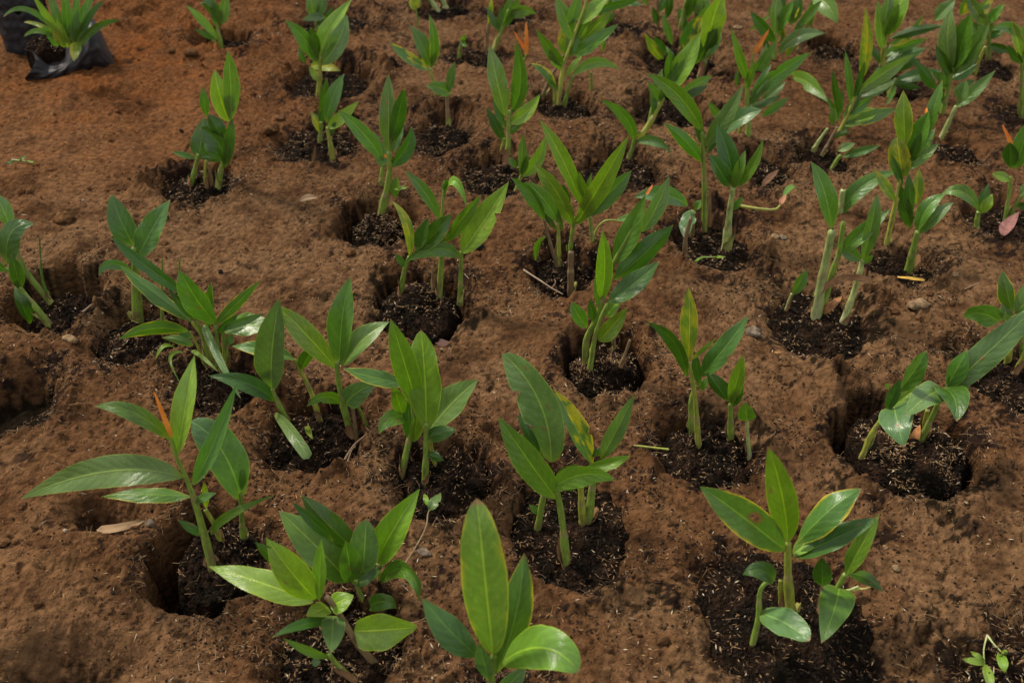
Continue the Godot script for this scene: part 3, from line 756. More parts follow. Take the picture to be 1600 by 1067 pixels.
		["d",195,46,29,203,107,39,212,163,37,78,-15,60,215,-30,0,1,0],
		["d",-80,54,51,-112,111,51,-142,164,39,85,45,-28,221,-40,0,4,0],
		["g",-73,83,53,-44,126,43,-14,165,25,82,-54,18,214,38,0,-9,0],
		["d",163,76,32,182,120,26,202,158,4,90,-43,-1,198,-29,0,14,0],
		["d",-93,24,49,-63,54,52,-33,83,51,70,-71,6,160,-39,0,-15,0],
	]],
	["young_plant","small plant by the reddish bank at the upper left","plant","young plants set out in dug holes",[-1259,0,-4260],[130,112,-21,-90], [
		[97,81,"g",-1,-21,68,0,47,67,0,97,66,27,157,65],
		[83,69,"y",-4,-21,68,-23,29,66,-36,52,65],
	], [
		["l",-7,41,67,-57,131,85,-108,200,96,50,46,-73,193,16,0,-2,0],
		["d",11,113,65,-8,183,78,-54,201,76,79,60,-12,317,-35,0,3,0],
		["b",21,108,66,41,173,64,58,235,55,90,-28,-34,264,29,0,2,0],
		["d",-15,41,65,-55,67,76,-96,91,79,45,83,-33,142,-26,0,-17,0],
		["g",4,89,66,3,164,73,-4,231,60,99,6,12,226,28,0,6,0],
		["y",-25,18,66,-31,30,66,-38,40,64,86,51,-4,113,27,0,-10,0],
	]],
	["young_plant","narrow dark plant at the top edge right of the bracted one","plant","young plants set out in dug holes",[-3,0,-4618],[114,138,-21,-90], [
		[84,68,"r",-109,0,376,-97,97,369,-90,178,364],
		[97,81,"g",-72,0,413,-38,87,419,-11,171,425],
	], [
		["y",-97,77,371,-90,146,379,-84,207,370,95,-10,-29,138,29,0,-12,0],
		["d",-52,78,418,-46,130,409,-40,180,395,96,-16,-21,148,17,0,7,0],
		["g",-24,129,422,-11,177,411,3,223,394,95,-30,-9,230,25,0,8,0],
		["b",-2,135,423,43,173,438,106,156,437,22,-95,-22,327,26,0,6,0],
		["d",-52,72,418,-79,125,410,-106,171,385,86,35,-37,151,-21,0,-11,0],
		["g",-38,87,419,-1,159,429,35,224,420,83,-44,-35,223,34,0,14,0],
	]],
	["weed","tiny light green weed with four thin leaves in the lower right corner","weed","",[984,0,-1102],[161,131,-14,-80], [
		[20,14,"p",-60,50,-85,-79,50,-52,-89,50,-21],
		[20,14,"p",-60,50,-85,-54,50,-62,-46,50,-45],
	], [
		["l",-88,50,-22,-114,62,-18,-130,54,-29,18,25,-95,76,15,0,7,0],
		["l",-88,50,-19,-100,62,17,-100,54,38,-97,10,-21,106,25,0,-5,0],
		["l",-87,50,-28,-103,62,-29,-108,54,-46,67,25,-70,60,32,0,-9,0],
		["l",-50,50,-47,-61,62,-15,-61,54,2,-97,-10,-22,99,16,0,-7,0],
		["l",-46,50,-50,-48,62,-37,-39,54,-39,-84,-2,54,63,23,0,18,0],
	]],
	["weed","slender creeping weed with one pale oval leaf beside the bright clump","weed","",[-214,50,-1295],[], [
		[19,18,"r",0,0,0,25,0,-61,37,0,-104,38,0,-136,42,0,-150],
	], [
		["b",40,0,-147,52,12,-160,62,4,-193,90,-15,41,115,19,0,-16,0],
		["l",42,0,-152,35,12,-161,25,4,-189,90,12,-41,49,23,0,18,0],
		["l",33,0,-163,32,12,-167,28,4,-191,96,-17,-23,63,19,0,0,0],
	]],
	["sprig","small green sprig lying on bare soil near the left edge","sprig","",[-1744,12,-3138],[], [
		[36,22,"g",0,0,0,28,0,5,81,0,14],
	], [
		["d",4,0,0,11,12,40,-5,4,41,-90,36,-23,80,-35,0,12,0],
		["g",28,0,5,45,12,9,40,4,-26,92,-26,31,56,34,0,13,0],
		["l",61,0,10,88,12,40,93,4,32,-56,-12,82,39,16,0,-14,0],
	]],
	["sprig","green grass sprig lying on the black soil in front of the white-footed stems","sprig","",[546,12,-2480],[], [
		[30,19,"l",0,0,0,19,0,-17,89,0,-21],
	], [
		["l",19,0,-17,1,12,13,-10,4,13,-69,19,-70,38,20,2,16,0],
		["l",64,0,-21,72,12,-2,89,4,-15,-20,-24,95,46,13,2,-18,0],
	]],
	["fallen_stalk","long fallen green stalk with a wilted leaf lying across the soil","stalk","",[727,12,-2813],[], [
		[52,42,"y",0,0,0,73,0,25,123,0,21,159,0,-50],
	], [
		["g",158,0,-46,193,12,-97,218,4,-90,60,-1,80,123,24,0,2,0],
		["r",136,0,0,147,12,-14,170,4,-64,88,-9,46,101,29,0,-15,0],
	]],
	["dry_leaf","long tan dry leaf strip at the edge of the shallow dip on the left","leaf","dry leaves fallen on the soil",[-791,6,-1462],[], [
	], [
		["t",0,0,0,-37,12,31,-91,4,31,-30,27,-92,103,19,3,10,0],
	]],
	["dry_leaf","crumpled yellow leaf scrap on bare soil left of the round hole","leaf","dry leaves fallen on the soil",[-693,6,-2853],[], [
	], [
		["t",0,0,0,30,12,-4,58,4,-18,30,-45,85,135,35,0,-2,0],
	]],
	["dry_leaf","dark brown dry leaf on the near rim of the three-stemmed plant's hole","leaf","dry leaves fallen on the soil",[-219,6,-2194],[], [
	], [
		["k",0,0,0,40,12,45,84,4,40,-43,-12,90,139,34,0,-14,0],
	]],
	["dry_leaf","tan dry leaf lying against the green stem on the black root ball","leaf","dry leaves fallen on the soil",[-251,0,-2347],[], [
	], [
		["t",0,0,0,33,12,45,62,4,62,-70,-16,70,97,14,0,1,0],
	]],
	["dry_leaf","pinkish dry leaf standing on edge near the right border","leaf","dry leaves fallen on the soil",[1489,20,-2582],[], [
	], [
		["p",0,0,0,23,12,-39,101,4,-138,80,14,59,217,29,0,0,0],
	]],
	["dry_leaf","thin yellow leaf strip on the near rim of the right hole","leaf","dry leaves fallen on the soil",[1108,6,-2381],[], [
	], [
		["a",0,0,0,29,12,26,71,4,22,-27,-30,92,53,10,3,0,0],
	]],
	["dry_leaf","curled pale brown leaf on the black soil beside a yellow shoot","leaf","dry leaves fallen on the soil",[-491,-40,-1804],[], [
	], [
		["t",0,0,0,32,12,36,57,4,25,-36,-31,88,120,30,0,6,0],
	]],
	["dry_leaf","purplish brown dry leaf beside the slanting thin-stemmed plant","leaf","dry leaves fallen on the soil",[845,6,-2987],[], [
	], [
		["k",0,0,0,34,12,-39,80,4,-117,82,6,57,147,32,0,-7,0],
	]],
	["dry_leaf","small orange dry leaf in front of the pale-stemmed plant","leaf","dry leaves fallen on the soil",[687,6,-2052],[], [
	], [
		["r",0,0,0,9,12,14,27,4,2,-2,-39,92,72,39,0,-1,0],
	]],
	["dry_leaf","yellowish leaf end poking from the hole at the left border","leaf","dry leaves fallen on the soil",[-1234,6,-1769],[], [
	], [
		["a",0,0,0,41,12,40,67,4,57,-62,-25,74,77,31,0,-13,0],
	]],
	["root","long pale root across the rim between two left holes","root","bare roots lying on the soil",[-1179,6,-2212],[], [
		[39,18,"w",0,0,0,17,0,-42,41,0,-79,72,0,-117],
	], [
	]],
	["root","forked root hanging over the rim of the three-stemmed hole","root","bare roots lying on the soil",[-386,6,-1652],[], [
		[29,18,"w",0,0,0,14,0,-47,40,0,-86,67,0,-117],
		[22,12,"w",8,0,5,12,0,-31,20,0,-51],
		[18,10,"w",44,0,-86,50,0,-64,48,0,-44],
	], [
	]],
	["root","root running down to the brown sheathed stem","root","bare roots lying on the soil",[34,6,-2462],[], [
		[34,18,"w",0,0,0,44,0,51,80,0,94,112,0,126],
		[24,13,"w",80,0,94,92,0,68,89,0,48],
	], [
	]],
	["fallen_stalk","pale fallen stalk at the rim of the slim yellowing plant's hole","stalk","bare roots lying on the soil",[285,6,-1701],[], [
		[27,33,"y",0,0,0,44,0,7,82,0,13],
	], [
	]],
	["twig","pale twig on smooth soil right of the big-bladed plant","twig","bare roots lying on the soil",[235,6,-1346],[], [
		[18,12,"w",0,0,0,35,0,5,68,0,3,96,0,-10],
	], [
	]],
	["twig","thin dark twig on the soil near the right border","twig","bare roots lying on the soil",[1287,6,-2336],[], [
		[22,15,"w",0,0,0,56,0,-32,127,0,-61],
	], [
	]],
	["root","short brown root on soil below the bright clump","root","bare roots lying on the soil",[-221,6,-1171],[], [
		[18,10,"w",0,0,0,22,0,33,33,0,63],
	], [
	]],
	["rosette_plant","strappy rosette plant with exposed roots, leaning on a torn black bag","plant","",[-1889,0,-3970],[95,85,125,-10], [
	], [
		["g",157,207,204,60,321,218,-48,293,214,36,89,-26,117,14,2,15,0],
		["g",135,202,204,79,243,220,16,224,230,10,93,-36,120,19,2,17,0],
		["y",146,212,204,74,255,197,6,260,176,37,78,-51,95,13,2,-7,0],
		["l",148,192,204,121,301,221,93,375,219,96,29,0,181,14,2,-17,0],
		["g",162,192,204,148,298,192,130,372,166,98,16,-10,212,21,2,-7,0],
		["g",171,187,204,186,291,195,193,379,174,77,-18,-61,225,17,2,-10,0],
		["b",187,192,204,228,303,208,249,385,191,73,-27,-63,185,17,2,-17,0],
		["g",198,197,204,248,295,186,292,361,149,87,-50,-2,196,17,2,17,0],
		["d",207,192,204,276,292,198,335,342,178,76,-65,-4,140,17,2,-11,0],
		["d",209,182,204,309,263,233,401,290,239,50,-87,-2,155,21,2,13,0],
		["d",178,176,204,176,236,201,167,289,183,99,9,-7,209,-32,0,-2,0],
		["d",194,182,204,229,232,204,258,278,192,82,-56,-16,191,23,0,3,0],
		["y",147,171,204,139,213,213,130,252,218,96,23,-15,170,24,0,8,0],
		["l",162,171,204,161,232,217,153,286,215,99,8,-6,173,13,2,4,0],
		["y",202,192,204,209,173,255,210,151,293,-99,5,11,218,14,1,8,0],
		["g",123,176,204,111,222,216,96,264,222,83,35,-43,144,20,2,-13,0],
	]],
]

var rng := RandomNumberGenerator.new()
var xs := PackedFloat32Array()
var zs := PackedFloat32Array()
var hts := PackedFloat32Array()
var dark := PackedFloat32Array()
var taken := {}
var n_low := FastNoiseLite.new()
var n_mid := FastNoiseLite.new()
var n_fine := FastNoiseLite.new()
var n_edge := FastNoiseLite.new()
var n_clod := FastNoiseLite.new()
var n_grit := FastNoiseLite.new()
var leaf_mats := []
var stem_mat: StandardMaterial3D
var soil_mat: StandardMaterial3D
var ball_mat: StandardMaterial3D
var crumb_mat: StandardMaterial3D
var bract_mat: StandardMaterial3D
var dry_mat: StandardMaterial3D
var husk_t := []
var husk_c := PackedColorArray()
var fibre_t := []
var fibre_c := PackedColorArray()
var black_t := []
var black_c := PackedColorArray()

const LEAF := {
	"g": Color(0.078, 0.165, 0.018), "d": Color(0.044, 0.105, 0.013), "l": Color(0.140, 0.250, 0.022), "b": Color(0.092, 0.170, 0.044),
	"e": Color(0.070, 0.155, 0.020), "f": Color(0.140, 0.240, 0.030), "h": Color(0.075, 0.165, 0.028), "y": Color(0.200, 0.250, 0.030),
	"r": Color(0.300, 0.140, 0.060), "o": Color(0.720, 0.200, 0.025), "t": Color(0.240, 0.165, 0.075), "a": Color(0.420, 0.270, 0.060),
	"k": Color(0.090, 0.045, 0.028), "p": Color(0.170, 0.080, 0.062)}
const STEM := {
	"g": Color(0.230, 0.330, 0.045), "d": Color(0.110, 0.200, 0.030), "y": Color(0.360, 0.370, 0.050), "p": Color(0.460, 0.520, 0.180),
	"r": Color(0.230, 0.150, 0.070), "w": Color(0.220, 0.135, 0.070), "l": Color(0.200, 0.330, 0.050)}


func noise(f: float, seed_: int, octaves := 3) -> FastNoiseLite:
	var n := FastNoiseLite.new()
	n.noise_type = FastNoiseLite.TYPE_SIMPLEX_SMOOTH
	n.frequency = f
	n.seed = seed_
	n.fractal_octaves = octaves
	return n


func _ready() -> void:
	rng.seed = 4711
	# ---- camera
	var cam := Camera3D.new()
	cam.name = "camera"
	cam.fov = 37.87
	cam.near = 0.05
	cam.far = 200.0
	cam.position = Vector3(0, 1.62, 0)
	cam.rotation_degrees = Vector3(-37.5, 0, 0)
	var lens := CameraAttributesPhysical.new()
	lens.frustum_focal_length = 35.0
	lens.frustum_focus_distance = 2.35
	lens.exposure_aperture = 3.6
	lens.frustum_near = 0.05
	lens.frustum_far = 200.0
	cam.attributes = lens
	add_child(cam)
	# ---- bright overcast sky
	var env := Environment.new()
	var sky := Sky.new()
	var pm := ProceduralSkyMaterial.new()
	pm.sky_top_color = Color(0.85, 0.86, 0.88)
	pm.sky_horizon_color = Color(0.78, 0.79, 0.80)
	pm.sky_curve = 0.2
	pm.ground_bottom_color = Color(0.16, 0.12, 0.09)
	pm.ground_horizon_color = Color(0.30, 0.26, 0.22)
	pm.sun_angle_max = 1.0
	sky.sky_material = pm
	env.background_mode = Environment.BG_SKY
	env.sky = sky
	env.background_energy_multiplier = 0.42
	env.tonemap_mode = Environment.TONE_MAPPER_LINEAR
	env.tonemap_exposure = 3.5
	env.sdfgi_enabled = true
	env.ssao_enabled = true
	env.ssil_enabled = true
	var we := WorldEnvironment.new()
	we.name = "world_environment"
	we.environment = env
	add_child(we)
	var sun := DirectionalLight3D.new()
	sun.name = "sun"
	sun.light_color = Color(1.0, 0.96, 0.90)
	sun.light_energy = 0.5
	sun.light_angular_distance = 10.0
	sun.shadow_enabled = true
	sun.look_at_from_position(Vector3(-1.3, 2.0, -0.9), Vector3.ZERO)
	add_child(sun)

	n_low = noise(1.3, 11, 3)
	n_mid = noise(7.0, 23, 4)
	n_fine = noise(34.0, 31, 3)
	n_edge = noise(3.2, 41, 3)
	n_clod = noise(19.0, 51, 2)
	n_clod.noise_type = FastNoiseLite.TYPE_CELLULAR
	n_clod.cellular_return_type = FastNoiseLite.RETURN_DISTANCE
	n_grit = noise(62.0, 61, 2)
	n_grit.noise_type = FastNoiseLite.TYPE_CELLULAR
	n_grit.cellular_return_type = FastNoiseLite.RETURN_DISTANCE
	make_materials()
	make_ground()
	make_plants()
	make_stones()
	make_bags()
	make_litter()


# ---------------------------------------------------------------- materials
func noise_tex(size: int, f: float, seed_: int, octaves: int, lo: float, hi: float, type := FastNoiseLite.TYPE_SIMPLEX_SMOOTH) -> ImageTexture:
	var n := noise(f, seed_, octaves)
	n.noise_type = type
	var im := n.get_seamless_image(size, size, false, false, 0.12)
	im.convert(Image.FORMAT_L8)
	var data := im.get_data()
	for i in data.size():
		data[i] = int(clampf(lo + (hi - lo) * data[i] / 255.0, 0.0, 1.0) * 255.0)
	return ImageTexture.create_from_image(Image.create_from_data(size, size, false, Image.FORMAT_L8, data))


func make_materials() -> void:
	var grain := noise_tex(1024, 0.008, 5, 8, 0.58, 1.08)
	# a trodden crust: mostly level, broken by pits and crumbs
	var relief := noise_tex(1024, 0.012, 9, 8, -0.2, 1.5)
	soil_mat = StandardMaterial3D.new()
	soil_mat.resource_name = "brown_soil"
	soil_mat.vertex_color_use_as_albedo = true
	soil_mat.albedo_texture = grain
	soil_mat.roughness = 0.95
	soil_mat.metallic_specular = 0.12
	soil_mat.heightmap_enabled = true
	soil_mat.heightmap_texture = relief
	soil_mat.heightmap_scale = 0.6
	soil_mat.uv1_triplanar = true
	soil_mat.uv1_world_triplanar = true
	soil_mat.uv1_scale = Vector3(4.3, 4.3, 4.3)
	ball_mat = soil_mat.duplicate()
	ball_mat.resource_name = "black_potting_mix"
	ball_mat.uv1_scale = Vector3(7, 7, 7)
	ball_mat.heightmap_scale = 2.2
	crumb_mat = StandardMaterial3D.new()
	crumb_mat.resource_name = "soil_crumb"
	crumb_mat.vertex_color_use_as_albedo = true
	crumb_mat.roughness = 0.95
	crumb_mat.metallic_specular = 0.12
	dry_mat = StandardMaterial3D.new()
	dry_mat.resource_name = "dry_husk"
	dry_mat.vertex_color_use_as_albedo = true
	dry_mat.roughness = 0.7
	dry_mat.metallic_specular = 0.3
	bract_mat = StandardMaterial3D.new()
	bract_mat.resource_name = "orange_bract"
	bract_mat.vertex_color_use_as_albedo = true
	bract_mat.roughness = 0.45
	bract_mat.backlight_enabled = true
	bract_mat.backlight = Color(0.3, 0.2, 0.1)
	stem_mat = StandardMaterial3D.new()
	stem_mat.resource_name = "stem_skin"
	stem_mat.vertex_color_use_as_albedo = true
	stem_mat.albedo_texture = noise_tex(256, 0.03, 15, 4, 0.72, 1.0)
	stem_mat.uv1_triplanar = true
	stem_mat.uv1_scale = Vector3(22, 5, 22)
	stem_mat.roughness = 0.45
	# leaf blades: pale midrib, fine side veins, mottling; three variants
	for k in 3:
		var w := 192
		var h := 384
		var im := Image.create(w, h, false, Image.FORMAT_RGB8)
		var hm := Image.create(w, h, false, Image.FORMAT_L8)
		var n := noise(0.02, 60 + k, 4)
		var nf := noise(0.11, 70 + k, 2)
		var ng := noise(0.09, 80 + k, 2)
		for y in h:
			for x in w:
				var u := absf((x + 0.5) / w * 2.0 - 1.0)
				var v := float(y) / h
				var rib := clampf(1.0 - u / 0.075, 0.0, 1.0)
				rib = rib * rib * (3.0 - 2.0 * rib)
				var ph := (v * 34.0 - pow(u, 1.25) * 7.5) * TAU
				var vein := pow(0.5 + 0.5 * sin(ph), 3.0)
				var big := pow(0.5 + 0.5 * sin((v * 8.0 - pow(u, 1.25) * 1.8) * TAU + 2.0 * n.get_noise_2d(x, y)), 2.0)
				var edge := smoothstep(0.930, 0.985, u)
				var b := 0.40 * (1.0 + 0.055 * (vein - 0.3) + 0.09 * (big - 0.4) + 0.16 * n.get_noise_2d(x, y * 0.5))
				var c := Color(b, b, b)
				if k == 1 and nf.get_noise_2d(x * 0.6, y * 0.25) > 0.43:
					c = c.lerp(Color(0.75, 0.50, 0.6), 0.55)
				if k == 2 and nf.get_noise_2d(x * 0.25 + 99.0, y) > 0.40:
					c = c.lerp(Color(0.85, 0.55, 0.7), 0.35)
				if ng.get_noise_2d(x * 1.0, y * 1.0) > 0.56:
					c = c.lerp(Color(0.72, 0.40, 0.55), 0.5)
				c = c.lerp(Color(1.0, 0.80, 0.62), rib * 0.9)
				c = c.lerp(Color(1.0, 0.74, 0.45), edge * 0.70)
				im.set_pixel(x, y, c.linear_to_srgb())
				hm.set_pixel(x, y, Color.from_hsv(0, 0, clampf(0.45 + 0.18 * vein + 0.3 * big - 0.45 * rib, 0.0, 1.0)))
		var m := StandardMaterial3D.new()
		m.resource_name = "leaf_blade"
		m.vertex_color_use_as_albedo = true
		m.albedo_texture = ImageTexture.create_from_image(im)
		m.heightmap_enabled = true
		m.heightmap_texture = ImageTexture.create_from_image(hm)
		m.heightmap_scale = 0.12
		m.roughness = 0.30
		m.metallic_specular = 0.5
		m.backlight_enabled = true
		m.backlight = Color(0.70, 0.80, 0.18)
		leaf_mats.append(m)


# ---------------------------------------------------------------- helpers
func numbered(called: String) -> String:
	if not taken.has(called):
		taken[called] = 0
		return called
	taken[called] += 1
	return "%s_%03d" % [called, taken[called]]


func array_mesh(v: PackedVector3Array, n: PackedVector3Array, c: PackedColorArray, ix: PackedInt32Array, m: Material, uv := PackedVector2Array()) -> ArrayMesh:
	var a := []
	a.resize(Mesh.ARRAY_MAX)
	a[Mesh.ARRAY_VERTEX] = v
	a[Mesh.ARRAY_NORMAL] = n
	a[Mesh.ARRAY_COLOR] = c
	if uv.size():
		a[Mesh.ARRAY_TEX_UV] = uv
	a[Mesh.ARRAY_INDEX] = ix
	var am := ArrayMesh.new()
	am.add_surface_from_arrays(Mesh.PRIMITIVE_TRIANGLES, a)
	am.surface_set_material(0, m)
	return am


# a sheet of rows x cols vertices -> indices and smooth normals
func grid_mesh(v: PackedVector3Array, c: PackedColorArray, rows: int, cols: int, closed: bool, m: Material, uv := PackedVector2Array(), gone := PackedByteArray()) -> ArrayMesh:
	var ix := PackedInt32Array()
	var n := PackedVector3Array()
	n.resize(v.size())
	var wrap := cols if closed else cols - 1
	for i in rows - 1:
		for j in wrap:
			var a := i * cols + j
			var b := i * cols + (j + 1) % cols
			var d := a + cols
			var e := b + cols
			if gone.size() and gone[a] + gone[b] + gone[d] + gone[e] > 2:
				continue
			ix.append_array([a, b, d, b, e, d])
			var f1 := (v[d] - v[a]).cross(v[b] - v[a])
			var f2 := (v[d] - v[e]).cross(v[b] - v[e]) * -1.0
			n[a] += f1
			n[b] += f1 + f2
			n[d] += f1 + f2
			n[e] += f2
	for i in n.size():
		n[i] = n[i].normalized() if n[i].length_squared() > 0.0 else Vector3.UP
	return array_mesh(v, n, c, ix, m, uv)


func part(mesh: Mesh, called: String, parent: Node) -> MeshInstance3D:
	var o := MeshInstance3D.new()
	o.name = called
	o.mesh = mesh
	parent.add_child(o, true)
	return o


func tag(o: Node, label: String, category: String, group := "", kind := "") -> void:
	if label:
		o.set_meta("label", label)
	if category:
		o.set_meta("category", category)
	if group:
		o.set_meta("group", group)
	if kind:
		o.set_meta("kind", kind)


# ---------------------------------------------------------------- ground
func base_height(x: float, z: float) -> float:
	var h := 0.034 * n_low.get_noise_2d(x, z)
	var m := n_mid.get_noise_2d(x, z)
	var rough := clampf(0.34 + 2.2 * n_edge.get_noise_2d(x * 0.7 + 9.0, z * 0.7) + 0.65 * smoothstep(-0.5, -1.5, x), 0.02, 1.7)
	h += 0.014 * m * (0.30 + 0.70 * rough)
	h += 0.0045 * rough * n_fine.get_noise_2d(x, z)
	h -= 0.0085 * rough * n_clod.get_noise_2d(x + 0.02 * m, z + 0.02 * m)
	h -= 0.0030 * (0.08 + rough) * n_grit.get_noise_2d(x, z)
	# little pores and prints in the trodden crust
	h -= 0.007 * smoothstep(0.38, 0.54, n_fine.get_noise_2d(x * 0.9 + 7.0, z * 0.9) + 0.25 * n_edge.get_noise_2d(x * 2.0, z * 2.0))
	# loose bank of redder earth at the upper left
	var bank := exp(-pow((x + 1.62) / 0.5, 2.0) - pow((z + 4.75) / 0.55, 2.0))
	h += 0.10 * bank + 0.03 * bank * m
	return h


func make_ground() -> void:
	var x := -1.2
	var side := PackedFloat32Array()
	while x < 1.2001:
		side.append(x)
		x += 0.0058
	var right := PackedFloat32Array()
	x = 1.2 + 0.008
	while x < 3.2:
		right.append(x)
		x += 0.0092
	for e in [3.3, 3.5, 4.0, 5.0, 8.0, 15.0, 40.0]:
		right.append(e)
	for i in right.size():
		xs.append(-right[right.size() - 1 - i])
	xs.append_array(side)
	xs.append_array(right)
	for e in [-70.0, -30.0, -14.0, -9.0, -7.5, -6.8, -6.4]:
		zs.append(e)
	var z := -6.2
	while z < -0.72:
		zs.append(z)
		z += 0.0048 + 0.0024 * maxf(0.0, -z - 1.0)
	for e in [-0.70, -0.6, -0.3, 0.5, 2.0, 6.0, 20.0]:
		zs.append(e)
	var nx := xs.size()
	var nz := zs.size()
	hts.resize(nx * nz)
	dark.resize(nx * nz)
	for j in nz:
		for i in nx:
			hts[j * nx + i] = base_height(xs[i], zs[j])
	# holes
	var hn := noise(1.6, 77, 3)
	for k in HOLES.size():
		var hole: Array = HOLES[k]
		var cx: float = hole[0]
		var cz: float = hole[1]
		var rx: float = hole[2]
		var rz: float = hole[3]
		var dep: float = hole[4]
		var kind: int = hole[5]
		var reach := 2.3
		var i0 := xs.bsearch(cx - rx * reach)
		var i1 := mini(xs.bsearch(cx + rx * reach), nx - 1)
		var j0 := zs.bsearch(cz - rz * reach)
		var j1 := mini(zs.bsearch(cz + rz * reach), nz - 1)
		for j in range(j0, j1 + 1):
			for i in range(i0, i1 + 1):
				var dx := (xs[i] - cx) / rx
				var dz := (zs[j] - cz) / rz
				var q := sqrt(dx * dx + dz * dz)
				if q > reach:
					continue
				var at := j * nx + i
				var ux := dx / maxf(q, 0.05)
				var uz := dz / maxf(q, 0.05)
				var wob := 0.22 * hn.get_noise_3d(ux * 0.8, uz * 0.8, k * 7.3) + 0.05 * hn.get_noise_3d(ux * 2.0, uz * 2.0, k * 3.1)
				var p := q * (1.0 + wob)
				var h := hts[at]
				if kind == 0:
					h -= dep * (1.0 - smoothstep(0.20, 1.15, p + 0.10 * n_mid.get_noise_2d(xs[i] * 0.6, zs[j] * 0.6)))
				else:
					h -= 0.014 * (1.0 - smoothstep(0.90, 1.32, p))
					h += (0.006 + 0.035 * maxf(0.0, hn.get_noise_3d(ux * 0.5, uz * 0.5 + 9.0, k * 11.0))) * exp(-pow((p - 1.25) / 0.16, 2.0)) * (0.7 + 2.5 * n_mid.get_noise_2d(xs[i] * 2.0 + 5.0, zs[j] * 2.0))
					var foot := 0.60 + 0.30 * hn.get_noise_3d(ux * 0.6 + 40.0, uz * 0.6, k * 5.7)
					if kind == 3:
						foot = 0.84 + 0.12 * hn.get_noise_3d(ux * 0.6 + 40.0, uz * 0.6, k * 5.7)
					var inside := 1.0 - smoothstep(foot, 1.03, p)
					var lumps := 0.016 * n_mid.get_noise_2d(xs[i] * 2.0, zs[j] * 2.0) - 0.010 * n_clod.get_noise_2d(xs[i] * 1.3, zs[j] * 1.3)
					h = lerpf(h, -dep + lumps, inside)
					h += (0.022 * n_mid.get_noise_2d(xs[i] * 1.5 + 3.0, zs[j] * 1.5) - 0.012 * n_clod.get_noise_2d(xs[i], zs[j])) * inside * (1.0 - inside) * (4.0 if kind != 3 else 1.5)
				hts[at] = h
				if kind == 0:  # dips: dark matter in the soil, plus shade painted into its colour
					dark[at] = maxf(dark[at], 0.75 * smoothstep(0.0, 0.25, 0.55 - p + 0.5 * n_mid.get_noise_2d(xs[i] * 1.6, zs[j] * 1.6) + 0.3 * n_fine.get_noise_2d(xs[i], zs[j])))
				if kind > 0:
					var d := 1.0 - smoothstep(0.66, 0.82, p + 0.2 * n_fine.get_noise_2d(xs[i], zs[j]))
					# potting mix spilled round the rim: patchy, with ragged outlines
					var spill := n_mid.get_noise_2d(xs[i] * 1.4 + 31.0, zs[j] * 1.4 + k) + 0.8 * n_fine.get_noise_2d(xs[i] * 1.3, zs[j] * 1.3) + 0.7 * n_edge.get_noise_2d(xs[i] + k, zs[j])
					var thr := lerpf(-0.12, 0.85, clampf((p - 0.85) / 1.3, 0.0, 1.0)) + (0.12 if xs[i] < -0.7 else 0.0)
					if p > 0.8:
						d = maxf(d, 0.9 * smoothstep(thr, thr + 0.18, spill + 0.30 * n_grit.get_noise_2d(xs[i], zs[j]) + 0.12))
					dark[at] = maxf(dark[at], d)
	var v := PackedVector3Array()
	var c := PackedColorArray()
	v.resize(nx * nz)
	c.resize(nx * nz)
	var nc := noise(0.9, 91, 3)
	var nd := noise(5.0, 92, 4)
	var ns := noise(16.0, 93, 3)
	var brown := Color(0.126, 0.061, 0.027)
	var tan := Color(0.175, 0.097, 0.047)
	var red := Color(0.180, 0.062, 0.018)
	var deep := Color(0.056, 0.028, 0.014)
	var black := Color(0.013, 0.009, 0.007)
	for j in nz:
		for i in nx:
			var at := j * nx + i
			var px := xs[i]
			var pz := zs[j]
			v[at] = Vector3(px, hts[at], pz)
			var a := nc.get_noise_2d(px, pz)
			var b := nd.get_noise_2d(px, pz)
			var s := ns.get_noise_2d(px, pz)
			var col := brown.lerp(tan, clampf(0.28 + 1.1 * a + 0.8 * b, 0.0, 0.9))
			col = col.lerp(deep, clampf(-0.12 - 1.3 * b - 0.7 * s - 0.9 * n_edge.get_noise_2d(px * 0.8 + 20.0, pz * 0.8), 0.0, 0.85))
			var redness := clampf(0.9 - Vector2((px + 1.65) / 1.0, (pz + 4.1) / 1.3).length() * 0.75, 0.0, 1.0) + 0.25 * clampf(0.5 - Vector2((px + 1.0) / 0.4, (pz + 1.3) / 0.3).length() * 0.5, 0.0, 1.0)
			col = col.lerp(red, clampf(redness * (0.85 + 0.9 * b), 0.0, 0.9))
			# small dark flecks of potting mix trodden into the earth
			var fl := s + 0.6 * b + 0.5 * n_edge.get_noise_2d(px, pz)
			col = col.lerp(black, 0.75 * smoothstep(0.54, 0.62, fl + 0.25 * n_grit.get_noise_2d(px, pz)))
			col = col * (1.0 + 0.14 * n_grit.get_noise_2d(px + 3.0, pz) + rng.randf_range(-0.05, 0.05))
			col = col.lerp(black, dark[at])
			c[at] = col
	var n := PackedVector3Array()
	n.resize(nx * nz)
	for j in nz:
		var ja := maxi(j - 1, 0)
		var jb := mini(j + 1, nz - 1)
		for i in nx:
			var ia := maxi(i - 1, 0)
			var ib := mini(i + 1, nx - 1)
			var gx := (hts[j * nx + ib] - hts[j * nx + ia]) / (xs[ib] - xs[ia])
			var gz := (hts[jb * nx + i] - hts[ja * nx + i]) / (zs[jb] - zs[ja])
			n[j * nx + i] = Vector3(-gx, 1.0, -gz).normalized()
	var ix := PackedInt32Array()
	ix.resize((nx - 1) * (nz - 1) * 6)
	var o := 0
	for j in nz - 1:
		for i in nx - 1:
			var a := j * nx + i
			ix[o] = a
			ix[o + 1] = a + 1
			ix[o + 2] = a + nx
			ix[o + 3] = a + 1
			ix[o + 4] = a + nx + 1
			ix[o + 5] = a + nx
			o += 6
	var g := part(array_mesh(v, n, c, ix, soil_mat), "ground", self)
